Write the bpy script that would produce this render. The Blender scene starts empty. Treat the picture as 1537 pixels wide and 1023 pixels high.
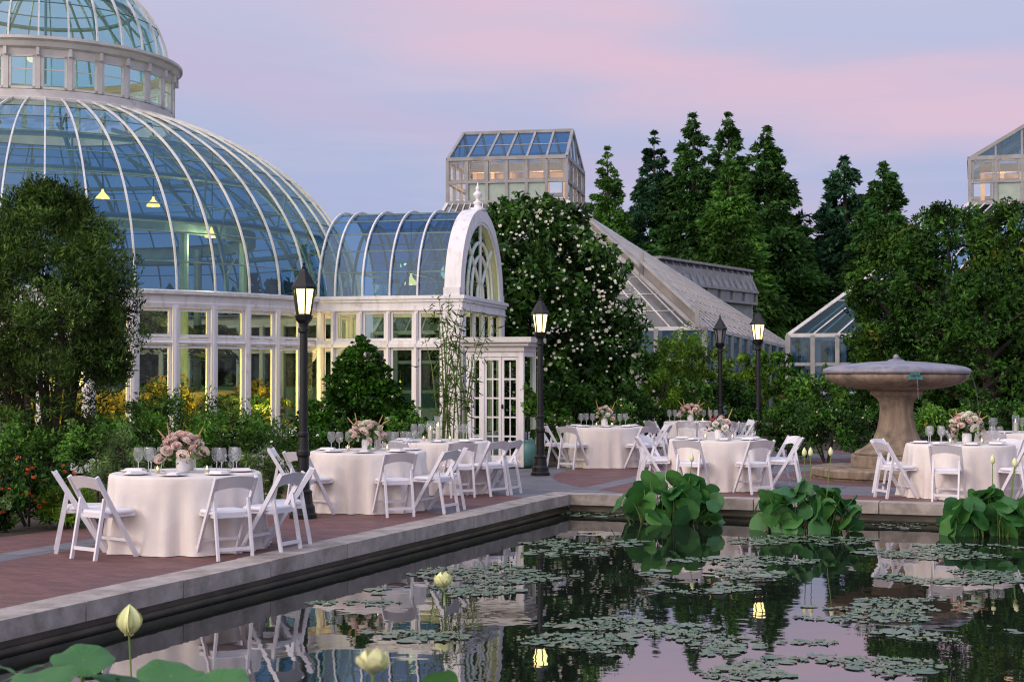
import bpy, bmesh, math, random
import numpy as np
from mathutils import Vector, Matrix
R = math.radians
PI = math.pi
S = bpy.context.scene
COL = S.collection

# ------------------------------------------------------------------ camera
FOC, CX, CY, YH, EYE = 2200.0, 768.5, 511.5, 562.0, 1.77
PITCH = math.atan((YH - CY) / FOC)
cam_d = bpy.data.cameras.new('camera'); cam = bpy.data.objects.new('camera', cam_d); COL.objects.link(cam)
cam.location = (0, 0, EYE); cam.rotation_euler = (PI / 2 + PITCH, 0, 0)
cam_d.sensor_width = 36; cam_d.lens = FOC / 1537 * 36; cam_d.clip_start = .1; cam_d.clip_end = 3000
cam_d.dof.use_dof = True; cam_d.dof.focus_distance = 20; cam_d.dof.aperture_fstop = 4.5
S.camera = cam

def ray(px, py):
    x = (px - CX) / FOC; y = (CY - py) / FOC
    return Vector((x, math.cos(PITCH) - y * math.sin(PITCH), math.sin(PITCH) + y * math.cos(PITCH)))
def at(px, py, Y):
    d = ray(px, py); return Vector((0, 0, EYE)) + d * (Y / d.y)
def G(px, py, z=0.0):
    d = ray(px, py); return Vector((0, 0, EYE)) + d * ((z - EYE) / d.z)

# ------------------------------------------------------------------ world, sun, exposure
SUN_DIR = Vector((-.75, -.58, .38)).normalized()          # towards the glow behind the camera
W = bpy.data.worlds.new("World"); S.world = W; W.use_nodes = True
nt = W.node_tree; N = nt.nodes; L = nt.links; N.clear()
def nd(t, **k):
    n = N.new(t)
    for a, v in k.items(): setattr(n, a, v)
    return n
def wmath(op, a, b=None, clamp=False):
    n = nd('ShaderNodeMath', operation=op, use_clamp=clamp)
    for i, v in enumerate((a, b)):
        if v is None: continue
        if isinstance(v, (int, float)): n.inputs[i].default_value = v
        else: L.new(v, n.inputs[i])
    return n.outputs[0]
def wmap(v, a, b, c, d):
    n = nd('ShaderNodeMapRange', interpolation_type='SMOOTHSTEP')
    L.new(v, n.inputs[0])
    for i, q in enumerate((a, b, c, d)): n.inputs[i + 1].default_value = q
    return n.outputs[0]
def wmix(f, a, b):
    n = nd('ShaderNodeMix', data_type='RGBA')
    if isinstance(f, (int, float)): n.inputs[0].default_value = f
    else: L.new(f, n.inputs[0])
    for i, q in ((6, a), (7, b)):
        if isinstance(q, tuple): n.inputs[i].default_value = (*q, 1)
        else: L.new(q, n.inputs[i])
    return n.outputs[2]
tc = nd('ShaderNodeTexCoord'); sx = nd('ShaderNodeSeparateXYZ'); L.new(tc.outputs['Generated'], sx.inputs[0])
X, Y_, Z = sx.outputs
mp = nd('ShaderNodeMapping'); mp.inputs['Scale'].default_value = (2.2, 2.2, 9.0); mp.inputs['Rotation'].default_value = (0, R(-12), 0)
L.new(tc.outputs['Generated'], mp.inputs[0])
n1 = nd('ShaderNodeTexNoise'); n1.inputs['Scale'].default_value = 2.2; n1.inputs['Detail'].default_value = 5; n1.inputs['Roughness'].default_value = .5
L.new(mp.outputs[0], n1.inputs['Vector'])
wob = wmath('MULTIPLY', wmath('SUBTRACT', n1.outputs[0], .5), .085)
v1 = wmath('ADD', wmath('ADD', Z, wmath('MULTIPLY', X, .17)), wob)
b1 = wmath('MULTIPLY', wmap(v1, .172, .228, 0, 1), wmap(v1, .232, .275, 1, 0))
v2 = wmath('ADD', wmath('ADD', Z, wmath('MULTIPLY', X, .21)), wob)
b2 = wmath('MULTIPLY', wmap(v2, .115, .15, 0, .55), wmap(v2, .15, .195, 1, 0))
rp = nd('ShaderNodeValToRGB'); L.new(Z, rp.inputs[0])
el = rp.color_ramp.elements
el[0].position = 0.0; el[0].color = (.49, .50, .74, 1)
el[1].position = 1.0; el[1].color = (.42, .60, 1.0, 1)
for p, c in ((.12, (.43, .49, .73, 1)), (.25, (.54, .56, .76, 1)), (.45, (.50, .60, .88, 1))):
    e = el.new(p); e.color = c
c1 = wmix(wmath('MULTIPLY', b2, .8), rp.outputs[0], (.64, .49, .68))
mp2 = nd('ShaderNodeMapping'); mp2.inputs['Scale'].default_value = (1.6, 1.6, 13.0); mp2.inputs['Rotation'].default_value = (0, R(-12), 0)
L.new(tc.outputs['Generated'], mp2.inputs[0])
n3 = nd('ShaderNodeTexNoise'); n3.inputs['Scale'].default_value = 2.6; n3.inputs['Detail'].default_value = 7; n3.inputs['Roughness'].default_value = .5; n3.inputs['Distortion'].default_value = .6
L.new(mp2.outputs[0], n3.inputs['Vector'])
b1 = wmath('MULTIPLY', b1, wmap(n3.outputs[0], .34, .60, .62, 1.0)); 
c1 = wmix(wmap(n3.outputs[0], .50, .75, 0, .35), c1, (.70, .60, .75))
c2 = wmix(wmath('MULTIPLY', b1, wmap(X, -.22, .0, .25, .95)), c1, (.76, .545, .68))
n2 = nd('ShaderNodeTexNoise'); n2.inputs['Scale'].default_value = 1.3; n2.inputs['Detail'].default_value = 4
L.new(mp.outputs[0], n2.inputs['Vector'])
c3 = wmix(wmap(n2.outputs[0], .50, .75, 0, .30), c2, (.70, .60, .74))
# the bright, pink-white western half of the sky behind the camera and overhead
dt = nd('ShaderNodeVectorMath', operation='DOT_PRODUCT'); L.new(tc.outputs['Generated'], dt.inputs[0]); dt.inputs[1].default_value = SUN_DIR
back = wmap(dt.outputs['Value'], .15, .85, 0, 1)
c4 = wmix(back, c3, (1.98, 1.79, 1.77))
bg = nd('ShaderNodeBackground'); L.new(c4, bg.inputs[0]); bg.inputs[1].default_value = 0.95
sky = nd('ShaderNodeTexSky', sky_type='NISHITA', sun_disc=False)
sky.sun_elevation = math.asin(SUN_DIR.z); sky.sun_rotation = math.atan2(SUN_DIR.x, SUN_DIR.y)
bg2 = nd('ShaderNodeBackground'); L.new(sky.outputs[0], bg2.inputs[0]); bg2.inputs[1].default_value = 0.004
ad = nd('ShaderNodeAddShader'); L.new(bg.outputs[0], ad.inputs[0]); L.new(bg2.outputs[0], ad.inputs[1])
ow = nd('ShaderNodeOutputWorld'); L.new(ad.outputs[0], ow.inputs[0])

sun_d = bpy.data.lights.new('sun', 'SUN'); sun = bpy.data.objects.new('sun', sun_d); COL.objects.link(sun)
sun_d.energy = 1.0; sun_d.angle = R(16); sun_d.color = (1, .86, .80)
sun.rotation_euler = (-SUN_DIR).to_track_quat('-Z', 'Y').to_euler()
S.view_settings.view_transform = 'Standard'; S.view_settings.look = 'None'; S.view_settings.exposure = 0; S.view_settings.gamma = 1
S.cycles.use_denoising = True; S.cycles.filter_width = 1.15
S.cycles.max_bounces = 8; S.cycles.diffuse_bounces = 3; S.cycles.glossy_bounces = 4; S.cycles.transmission_bounces = 4
S.cycles.transparent_max_bounces = 24; S.cycles.sample_clamp_indirect = 6
S.cycles.caustics_reflective = False; S.cycles.caustics_refractive = False

# ------------------------------------------------------------------ materials
def newmat(name):
    m = bpy.data.materials.new(name); m.use_nodes = True
    t = m.node_tree; t.nodes.clear()
    o = t.nodes.new('ShaderNodeOutputMaterial')
    return m, t, o
def mixcol(t, f, a, b, blend='MIX'):
    n = t.nodes.new('ShaderNodeMix'); n.data_type = 'RGBA'; n.blend_type = blend
    if isinstance(f, (int, float)): n.inputs[0].default_value = f
    else: t.links.new(f, n.inputs[0])
    for i, q in ((6, a), (7, b)):
        if isinstance(q, tuple): n.inputs[i].default_value = (*q[:3], 1)
        else: t.links.new(q, n.inputs[i])
    return n.outputs[2]
def noise(t, scale, detail=4, rough=.55, coord='Object', stretch=None):
    c = t.nodes.new('ShaderNodeTexCoord'); n = t.nodes.new('ShaderNodeTexNoise')
    n.inputs['Scale'].default_value = scale; n.inputs['Detail'].default_value = detail; n.inputs['Roughness'].default_value = rough
    src = c.outputs[coord]
    if stretch:
        q = t.nodes.new('ShaderNodeMapping'); q.inputs['Scale'].default_value = stretch; t.links.new(src, q.inputs[0]); src = q.outputs[0]
    t.links.new(src, n.inputs['Vector'])
    return n.outputs[0]
def ramp(t, v, a, b, c=0, d=1):
    n = t.nodes.new('ShaderNodeMapRange'); t.links.new(v, n.inputs[0])
    for i, q in enumerate((a, b, c, d)): n.inputs[i + 1].default_value = q
    return n.outputs[0]
def surf(name, c1, c2=None, rough=.6, scale=6, lo=.35, hi=.65, bump=0, bscale=30, spec=.5, metal=0, stretch=None, c3=None, s3=2, lo3=.55, hi3=.7, dist=.01):
    """painted / stone / earth surface: two tones by noise, optional third tone of stains, optional bump"""
    m, t, o = newmat(name)
    p = t.nodes.new('ShaderNodeBsdfPrincipled'); t.links.new(p.outputs[0], o.inputs[0])
    col = None
    if c2:
        col = mixcol(t, ramp(t, noise(t, scale, stretch=stretch), lo, hi), c1, c2)
    if c3:
        col = mixcol(t, ramp(t, noise(t, s3, 6, .65), lo3, hi3), col if col else c1, c3)
    if col: t.links.new(col, p.inputs['Base Color'])
    else: p.inputs['Base Color'].default_value = (*c1, 1)
    p.inputs['Roughness'].default_value = rough; p.inputs['Metallic'].default_value = metal
    p.inputs['Specular IOR Level'].default_value = spec
    if bump:
        b = t.nodes.new('ShaderNodeBump'); b.inputs['Strength'].default_value = bump; b.inputs['Distance'].default_value = dist
        t.links.new(noise(t, bscale, 5), b.inputs['Height']); t.links.new(b.outputs[0], p.inputs['Normal'])
    return m
def leafmat(name, dark, light, trans=.25, rough=.5, nscale=1.2, spec=.35):
    m, t, o = newmat(name)
    g = t.nodes.new('ShaderNodeNewGeometry')
    c = mixcol(t, g.outputs['Random Per Island'], dark, light)
    f = ramp(t, noise(t, nscale, 2), .38, .62, .32, 1.55)
    mul = t.nodes.new('ShaderNodeVectorMath'); mul.operation = 'SCALE'; t.links.new(c, mul.inputs[0]); t.links.new(f, mul.inputs['Scale'])
    p = t.nodes.new('ShaderNodeBsdfPrincipled'); t.links.new(mul.outputs[0], p.inputs['Base Color'])
    p.inputs['Roughness'].default_value = rough; p.inputs['Specular IOR Level'].default_value = spec
    tr = t.nodes.new('ShaderNodeBsdfTranslucent'); t.links.new(mul.outputs[0], tr.inputs[0])
    mx = t.nodes.new('ShaderNodeMixShader'); mx.inputs[0].default_value = trans * .6
    t.links.new(p.outputs[0], mx.inputs[1]); t.links.new(tr.outputs[0], mx.inputs[2]); t.links.new(mx.outputs[0], o.inputs[0])
    return m
def glassmat(name, tint, ior=1.5, rough=.02, tint2=None, boost=1.0):
    """thin tinted pane: transparent body with fresnel reflection, tint varies a little from pane to pane"""
    m, t, o = newmat(name)
    tr = t.nodes.new('ShaderNodeBsdfTransparent'); gl = t.nodes.new('ShaderNodeBsdfGlossy'); gl.inputs['Roughness'].default_value = rough
    gl.inputs[0].default_value = (boost, boost, boost, 1) if isinstance(boost, float) else (*boost, 1)
    if tint2:
        g = t.nodes.new('ShaderNodeNewGeometry'); t.links.new(mixcol(t, g.outputs['Random Per Island'], tint, tint2), tr.inputs[0])
    else: tr.inputs[0].default_value = (*tint, 1)
    lw_ = t.nodes.new('ShaderNodeLayerWeight'); lw_.inputs[0].default_value = .5; f0 = ((ior - 1) / (ior + 1)) ** 2 * 1.8
    pw = t.nodes.new('ShaderNodeMath'); pw.operation = 'POWER'; t.links.new(lw_.outputs['Facing'], pw.inputs[0]); pw.inputs[1].default_value = 5
    fr = t.nodes.new('ShaderNodeMapRange'); t.links.new(pw.outputs[0], fr.inputs[0]); fr.inputs[3].default_value = f0; fr.inputs[4].default_value = .85 if ior > 1.35 else .45
    mx = t.nodes.new('ShaderNodeMixShader'); t.links.new(fr.outputs[0], mx.inputs[0])
    t.links.new(tr.outputs[0], mx.inputs[1]); t.links.new(gl.outputs[0], mx.inputs[2]); t.links.new(mx.outputs[0], o.inputs[0])
    return m
def emit(name, c, s):
    m, t, o = newmat(name); e = t.nodes.new('ShaderNodeEmission'); e.inputs[0].default_value = (*c, 1); e.inputs[1].default_value = s
    t.links.new(e.outputs[0], o.inputs[0]); return m

M = {}
M['white'] = surf('white_paint', (.80, .76, .77), (.60, .55, .54), .5, 1.2, .5, .78, stretch=(7, 7, .7), c3=(.42, .36, .32), s3=3.1, lo3=.60, hi3=.80, bump=.1, bscale=25)
M['white2'] = surf('weathered_white_paint', (.66, .62, .61), (.54, .50, .49), .55, 2, c3=(.36, .31, .28), s3=1.6, lo3=.58, hi3=.78)
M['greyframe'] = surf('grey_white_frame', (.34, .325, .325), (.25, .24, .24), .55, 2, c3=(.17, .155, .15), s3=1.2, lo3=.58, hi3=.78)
M['tan'] = surf('stained_panel', (.25, .215, .195), (.16, .14, .135), .7, 1.5)
M['rib'] = surf('rib_paint', (.74, .71, .72), (.48, .45, .45), .45, 3, .45, .75)
M['ironwork'] = surf('painted_ironwork', (.10, .17, .18), (.16, .24, .24), .5, 3)
M['domeglass'] = glassmat('blue_dome_glass', (.27, .45, .57), 1.62, .012, (.37, .56, .67), (.74, .90, 1.0))
M['lanternglass'] = glassmat('pale_lantern_glass', (.55, .80, .82), 1.4, .02, (.72, .90, .90))
M['vaultglass'] = glassmat('deep_blue_vault_glass', (.13, .30, .49), 1.55, .012, (.19, .38, .58), (.70, .88, 1.0))
M['wallglass'] = glassmat('dark_wall_glass', (.42, .56, .44), 1.3, .02, (.58, .68, .52))
M['roofglass'] = glassmat('pale_roof_glass', (.24, .42, .60), 1.4, .05, (.38, .56, .72), (.7, .9, 1.0))
M['clearglass'] = glassmat('clear_glass', (.93, .95, .95), 1.45, .02)
def wineglass():
    m = glassmat('wine_glass', (.93, .94, .95), 1.3, .05); t = m.node_tree; o = [n for n in t.nodes if n.type == 'OUTPUT_MATERIAL'][0]; src = o.inputs[0].links[0].from_socket
    d = t.nodes.new('ShaderNodeBsdfDiffuse'); d.inputs[0].default_value = (.8, .8, .82, 1); mx = t.nodes.new('ShaderNodeMixShader'); mx.inputs[0].default_value = .12
    t.links.new(src, mx.inputs[1]); t.links.new(d.outputs[0], mx.inputs[2]); t.links.new(mx.outputs[0], o.inputs[0]); return m
M['wineglass'] = wineglass()
M['greyglass'] = surf('whitewashed_roof_glass', (.20, .20, .225), (.10, .10, .125), .22, 5, lo=.3, hi=.7, stretch=(1, 1, .3), c3=(.30, .27, .28), s3=1.2)
def hazeglass():
    m = glassmat('whitewashed_translucent_glass', (.42, .46, .50), 1.5, .05, (.58, .62, .66)); t = m.node_tree; o = [n for n in t.nodes if n.type == 'OUTPUT_MATERIAL'][0]; src = o.inputs[0].links[0].from_socket
    d = t.nodes.new('ShaderNodeBsdfDiffuse'); t.links.new(mixcol(t, ramp(t, noise(t, 3, 5, .6, stretch=(1, 1, .3)), .35, .65), (.12, .12, .13), (.25, .235, .235)), d.inputs[0]); mx = t.nodes.new('ShaderNodeMixShader')
    t.links.new(ramp(t, noise(t, 1.2, 5), .35, .65, .30, .70), mx.inputs[0])
    t.links.new(src, mx.inputs[1]); t.links.new(d.outputs[0], mx.inputs[2]); t.links.new(mx.outputs[0], o.inputs[0]); return m
M['hazeglass'] = hazeglass()
M['frost'] = surf('frosted_green_pane', (.36, .42, .36), (.28, .34, .30), .35, 3)
M['amber_glow'] = surf('amber_glow_tone', (.50, .38, .16), (.34, .26, .10), .85, 1.4)  # amber window glow put into the surface colour
M['peach_glow'] = surf('peach_glow_tone', (.62, .44, .30), (.52, .36, .25), .8, 3)  # warm interior light put into the colour
M['black'] = surf('black_iron', (.006, .0065, .008), (.012, .012, .013), .4, 20, spec=.35, bump=.15, bscale=60)
M['lampglass'] = emit('lit_lamp_glass', (1, .76, .30), 3.6)
M['dimglass'] = surf('unlit_lamp_glass', (.16, .17, .18), (.22, .23, .24), .2, 4)
M['bulb'] = emit('bulb', (1, .84, .5), 9)
M['flame'] = emit('flame', (1, .62, .22), 7)
M['pendant'] = emit('pendant_glow', (1, .52, .12), 4)
M['wax'] = surf('candle_wax', (.82, .70, .56), (.76, .64, .5), .5, 8)
M['cloth'] = surf('blush_linen', (.78, .71, .665), (.70, .62, .58), .85, 4, bump=.55, bscale=5.5, dist=.02, spec=.2, stretch=(1, 1, .4))
M['napkin'] = surf('napkin_linen', (.78, .74, .76), None, .85)
M['china'] = surf('white_china', (.78, .76, .77), None, .2)
M['chair'] = surf('white_resin', (.74, .71, .76), (.68, .65, .70), .38, 9)
M['cushion'] = surf('white_vinyl', (.75, .72, .76), None, .45)
M['stone'] = surf('curb_stone', (.44, .375, .34), (.29, .245, .22), .8, 4, c3=(.16, .13, .105), s3=2.6, lo3=.50, hi3=.72, bump=.35, bscale=35)
M['wetstone'] = surf('wet_basin_wall', (.05, .040, .026), (.115, .092, .06), .45, 3, c3=(.035, .055, .012), s3=3, stretch=(1, 1, 3), bump=.4, bscale=20)
M['sandstone'] = surf('carved_stone', (.33, .245, .175), (.20, .145, .105), .8, 4, c3=(.075, .065, .055), s3=2.6, lo3=.48, hi3=.72, bump=.5, bscale=26, stretch=(2.2, 2.2, .3))
M['lead'] = surf('lead_sheet', (.29, .265, .31), (.17, .16, .20), .38, 5, c3=(.12, .095, .085), s3=3, stretch=(1, 1, .5))
M['verdigris'] = surf('verdigris', (.06, .22, .20), (.04, .12, .12), .7, 9)
M['soil'] = surf('soil', (.035, .025, .018), (.06, .045, .03), .95, 4, bump=.6, bscale=12)
M['grass'] = surf('lawn', (.035, .06, .016), (.06, .085, .025), .9, .4)
M['bark'] = surf('bark', (.05, .038, .028), (.03, .022, .017), .9, 8, bump=.5, bscale=25)
M['stem'] = surf('green_stem', (.16, .24, .05), (.10, .17, .04), .5, 6)
M['teal'] = surf('teal_glaze', (.12, .28, .25), (.08, .20, .19), .3, 4)
M['twig'] = surf('dry_twig', (.42, .26, .10), (.3, .18, .08), .8, 12)
M['floorin'] = surf('conservatory_floor', (.10, .09, .07), (.07, .06, .05), .8, 2)
M['trickle'] = glassmat('water_trickle', (.86, .92, .94), 1.4, .05)
# foliage
M['lf_redwood'] = leafmat('redwood_foliage', (0.0168, 0.0588, 0.0154), (0.0560, 0.1372, 0.0252), .2, .6, .16, .15)
M['lf_redwood2'] = leafmat('blue_green_foliage', (0.0140, 0.0504, 0.0252), (0.0392, 0.1036, 0.0448), .2, .6, .2, .15)
M['lf_redwood3'] = leafmat('bright_conifer_foliage', (0.0240, 0.0870, 0.0150), (0.0930, 0.2070, 0.0300), .25, .6, .16, .15)
M['lf_yew'] = leafmat('yew_foliage', (0.0218, 0.0598, 0.0103), (0.0989, 0.1667, 0.0276), .2, .6, 1.6, .15)
M['lf_dark'] = leafmat('dark_shrub_foliage', (0.011, 0.044, 0.007), (0.052, 0.135, 0.014), .18, .55, 2.0, .18)
M['lf_mag'] = leafmat('glossy_dark_foliage', (0.013, 0.048, 0.009), (0.056, 0.130, 0.017), .15, .45, 1.6, .2)
M['lf_mid'] = leafmat('mid_green_foliage', (0.0291, 0.0986, 0.0134), (0.1254, 0.2632, 0.0336), .25, .6, 2.0, .15)
M['lf_light'] = leafmat('light_green_foliage', (0.0648, 0.1500, 0.0120), (0.1812, 0.3120, 0.0264), .3, .6, 2.0, .15)
M['lf_grey'] = leafmat('grey_green_foliage', (0.054, 0.110, 0.032), (0.173, 0.250, 0.079), .25, .65, 3, .15)
M['lf_olive'] = leafmat('yellow_tipped_foliage', (0.0143, 0.0550, 0.0077), (0.0649, 0.1320, 0.0143), .2, .6, 1.2, .15)
M['lf_far'] = leafmat('far_woods', (0.011, 0.024, 0.007), (0.030, 0.050, 0.012), .15, .6, .08)
M['lf_bamboo'] = leafmat('bamboo_foliage', (0.032, 0.075, 0.012), (0.097, 0.160, 0.025), .3, .55, 3, .15)
M['lf_pine'] = leafmat('pine_shrub_foliage', (0.009, 0.045, 0.004), (0.054, 0.155, 0.009), .15, .55, 2.2, .15)
M['lf_lit'] = leafmat('glow_tinted_foliage', (.10, .085, .02), (.28, .21, .05), .3, .6, 2.5, .15)  # amber lamplight put into the leaf colour
M['lf_tips'] = leafmat('yellowing_leaf_tips', (0.065, 0.100, 0.009), (0.216, 0.170, 0.014), .25, .6, 1.2, .15)
M['lf_palm'] = leafmat('palm_foliage', (0.032, 0.060, 0.009), (0.108, 0.140, 0.022), .3, .45, 3)
def lotusmat():
    m, t, o = newmat('lotus_leaf')
    oi = t.nodes.new('ShaderNodeObjectInfo')
    c = mixcol(t, oi.outputs['Random'], (.020, .125, .036), (.085, .25, .045))
    c = mixcol(t, ramp(t, noise(t, 9, 3), .4, .7, 0, .5), c, (.05, .16, .03))
    # pale veins radiating from the middle
    tcx = t.nodes.new('ShaderNodeTexCoord'); g = t.nodes.new('ShaderNodeTexGradient'); g.gradient_type = 'RADIAL'
    t.links.new(tcx.outputs['Object'], g.inputs[0])
    mu = t.nodes.new('ShaderNodeMath'); mu.operation = 'MULTIPLY'; t.links.new(g.outputs['Fac'], mu.inputs[0]); mu.inputs[1].default_value = 20 * 2 * PI
    sn = t.nodes.new('ShaderNodeMath'); sn.operation = 'SINE'; t.links.new(mu.outputs[0], sn.inputs[0])
    c = mixcol(t, ramp(t, sn.outputs[0], .85, 1.0, 0, .7), c, (.11, .25, .07))
    p = t.nodes.new('ShaderNodeBsdfPrincipled'); t.links.new(c, p.inputs['Base Color']); p.inputs['Roughness'].default_value = .45
    tr = t.nodes.new('ShaderNodeBsdfTranslucent'); t.links.new(c, tr.inputs[0])
    mx = t.nodes.new('ShaderNodeMixShader'); mx.inputs[0].default_value = .3
    t.links.new(p.outputs[0], mx.inputs[1]); t.links.new(tr.outputs[0], mx.inputs[2]); t.links.new(mx.outputs[0], o.inputs[0])
    return m
M['lotus'] = lotusmat()
def padmat():
    m, t, o = newmat('lily_pad')
    oi = t.nodes.new('ShaderNodeObjectInfo'); g = t.nodes.new('ShaderNodeNewGeometry')
    ad_ = t.nodes.new('ShaderNodeMath'); ad_.operation = 'ADD'; t.links.new(oi.outputs['Random'], ad_.inputs[0]); t.links.new(g.outputs['Random Per Island'], ad_.inputs[1])
    fr = t.nodes.new('ShaderNodeMath'); fr.operation = 'FRACT'; t.links.new(ad_.outputs[0], fr.inputs[0])
    rp_ = t.nodes.new('ShaderNodeValToRGB'); t.links.new(fr.outputs[0], rp_.inputs[0])
    e = rp_.color_ramp.elements; e[0].color = (.07, .125, .06, 1); e[1].color = (.14, .185, .115, 1)
    k = e.new(.55); k.color = (.115, .165, .095, 1); k = e.new(.985); k.color = (.15, .17, .09, 1)
    p = t.nodes.new('ShaderNodeBsdfPrincipled'); t.links.new(rp_.outputs[0], p.inputs['Base Color']); p.inputs['Roughness'].default_value = .3
    p.inputs['Specular IOR Level'].default_value = .8
    t.links.new(p.outputs[0], o.inputs[0]); return m
M['pad'] = padmat()
def petal(name, a, b):
    m, t, o = newmat(name)
    oi = t.nodes.new('ShaderNodeObjectInfo'); c = mixcol(t, oi.outputs['Random'], a, b)
    p = t.nodes.new('ShaderNodeBsdfPrincipled'); t.links.new(c, p.inputs['Base Color']); p.inputs['Roughness'].default_value = .6
    p.inputs['Subsurface Weight'].default_value = 0
    t.links.new(p.outputs[0], o.inputs[0]); return m
M['p_rose'] = petal('blush_petals', (.78, .48, .45), (.80, .66, .60))
M['p_white'] = petal('white_petals', (.80, .80, .72), (.78, .74, .66))
M['p_cream'] = petal('cream_petals', (.80, .80, .66), (.74, .70, .55))
M['p_pale'] = petal('pale_pink_petals', (.76, .54, .48), (.79, .68, .58))
M['p_orange'] = petal('orange_petals', (.55, .07, .03), (.75, .16, .03))
M['p_magenta'] = petal('magenta_petals', (.55, .06, .20), (.6, .12, .25))
M['p_yellow'] = petal('yellow_petals', (.70, .42, .04), (.75, .55, .10))
M['p_lotus'] = petal('lotus_petals', (.72, .74, .34), (.75, .72, .42))

def watermat():
    m, t, o = newmat('pool_water')
    gl = t.nodes.new('ShaderNodeBsdfGlossy'); gl.inputs['Roughness'].default_value = .015; gl.inputs[0].default_value = (.97, .97, .97, 1)
    df = t.nodes.new('ShaderNodeBsdfDiffuse'); df.inputs[0].default_value = (.010, .013, .010, 1)
    fr = t.nodes.new('ShaderNodeFresnel'); fr.inputs[0].default_value = 8.0
    mx = t.nodes.new('ShaderNodeMixShader'); t.links.new(fr.outputs[0], mx.inputs[0]); t.links.new(df.outputs[0], mx.inputs[1]); t.links.new(gl.outputs[0], mx.inputs[2])
    b = t.nodes.new('ShaderNodeBump'); b.inputs['Strength'].default_value = .11; b.inputs['Distance'].default_value = .012
    a1 = noise(t, 3.2, 2, .4, stretch=(1, 1, 1)); 
    t.links.new(a1, b.inputs['Height']); t.links.new(b.outputs[0], gl.inputs['Normal']); t.links.new(b.outputs[0], fr.inputs['Normal'])
    t.links.new(mx.outputs[0], o.inputs[0]); return m
M['water'] = watermat()

# ------------------------------------------------------------------ mesh builder and object helpers
class MB:
    def __init__(s): s.v = []; s.f = []
    def add(s, vs, fs):
        b = len(s.v); s.v += [tuple(v) for v in vs]; s.f += [tuple(i + b for i in f) for f in fs]; return s
    def quad(s, a, b, c, d): return s.add((a, b, c, d), ((0, 1, 2, 3),))
    def box(s, c, d, rz=0):
        x, y, z = d[0] / 2, d[1] / 2, d[2] / 2; cs, sn = math.cos(rz), math.sin(rz)
        vs = [(c[0] + i * x * cs - j * y * sn, c[1] + i * x * sn + j * y * cs, c[2] + k * z) for k in (-1, 1) for j in (-1, 1) for i in (-1, 1)]
        return s.add(vs, ((0, 2, 3, 1), (4, 5, 7, 6), (0, 1, 5, 4), (2, 6, 7, 3), (0, 4, 6, 2), (1, 3, 7, 5)))
    def beam(s, p, q, w, h, up=(0, 0, 1)):
        p, q = Vector(p), Vector(q); d = (q - p)
        if d.length < 1e-6: return s
        d.normalize(); up = Vector(up); side = d.cross(up)
        if side.length < 1e-4: side = d.cross(Vector((0, 1, 0)))
        side.normalize(); u = side.cross(d); a, b = side * w / 2, u * h / 2
        vs = [p - a - b, p + a - b, p + a + b, p - a + b, q - a - b, q + a - b, q + a + b, q - a + b]
        return s.add(vs, ((3, 2, 1, 0), (4, 5, 6, 7), (0, 1, 5, 4), (1, 2, 6, 5), (2, 3, 7, 6), (3, 0, 4, 7)))
    def tube(s, pts, rad, n=6, cap=True):
        pts = [Vector(p) for p in pts]; m = len(pts)
        if isinstance(rad, (int, float)): rad = [rad] * m
        vs = []; ref = None
        for i, p in enumerate(pts):
            d = (pts[min(i + 1, m - 1)] - pts[max(i - 1, 0)]).normalized()
            if ref is None: ref = Vector((1, 0, 0)) if abs(d.x) < .9 else Vector((0, 1, 0))
            a = d.cross(ref).normalized(); b = d.cross(a); ref = -d.cross(a).cross(d) if False else ref
            for k in range(n):
                t = 2 * PI * k / n; vs.append(p + a * math.cos(t) * rad[i] + b * math.sin(t) * rad[i])
        fs = [(i * n + k, i * n + (k + 1) % n, (i + 1) * n + (k + 1) % n, (i + 1) * n + k) for i in range(m - 1) for k in range(n)]
        if cap: fs += [tuple(range(n))[::-1], tuple((m - 1) * n + k for k in range(n))]
        return s.add(vs, fs)
    def lathe(s, prof, n=24, c=(0, 0, 0), a0=0, a1=2 * PI, fn=None):
        full = abs(a1 - a0 - 2 * PI) < 1e-6; k_ = n if full else n + 1; vs = []
        for r, z in prof:
            for k in range(k_):
                t = a0 + (a1 - a0) * k / n; q = r if fn is None else fn(r, z, t)
                vs.append((c[0] + q * math.sin(t), c[1] - q * math.cos(t), c[2] + z))
        fs = []
        for i in range(len(prof) - 1):
            for k in range(n):
                k2 = (k + 1) % k_; fs.append((i * k_ + k, i * k_ + k2, (i + 1) * k_ + k2, (i + 1) * k_ + k))
        return s.add(vs, fs)
    def ball(s, c, r, n=8, m=5, sz=1.0):
        prof = [(max(1e-4, r * math.sin(PI * i / m)), -r * sz * math.cos(PI * i / m)) for i in range(m + 1)]
        return s.lathe(prof, n, c)
    def build(s, name, mat, parent=None, loc=None, rot=None, smooth=False):
        me = bpy.data.meshes.new(name); me.from_pydata(s.v, [], s.f); me.update()
        if smooth: me.polygons.foreach_set('use_smooth', [True] * len(me.polygons))
        me.materials.append(M[mat] if isinstance(mat, str) else mat)
        return link(name, me, parent, loc, rot)
def link(name, data, parent=None, loc=None, rot=None):
    o = bpy.data.objects.new(name, data); COL.objects.link(o)
    if parent is not None: o.parent = parent
    if loc is not None: o.location = loc
    if rot is not None: o.rotation_euler = rot if isinstance(rot, tuple) else (0, 0, rot)
    return o
def tag(o, label, cat=None, group=None, kind=None):
    o['label'] = label
    if cat: o['category'] = cat
    if group: o['group'] = group
    if kind: o['kind'] = kind
    return o
def thing(name, label, cat, loc=(0, 0, 0), rz=0, group=None):
    o = bpy.data.objects.new(name, None); COL.objects.link(o); o.location = loc; o.rotation_euler = (0, 0, rz); o.empty_display_size = .1
    return tag(o, label, cat, group)
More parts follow.
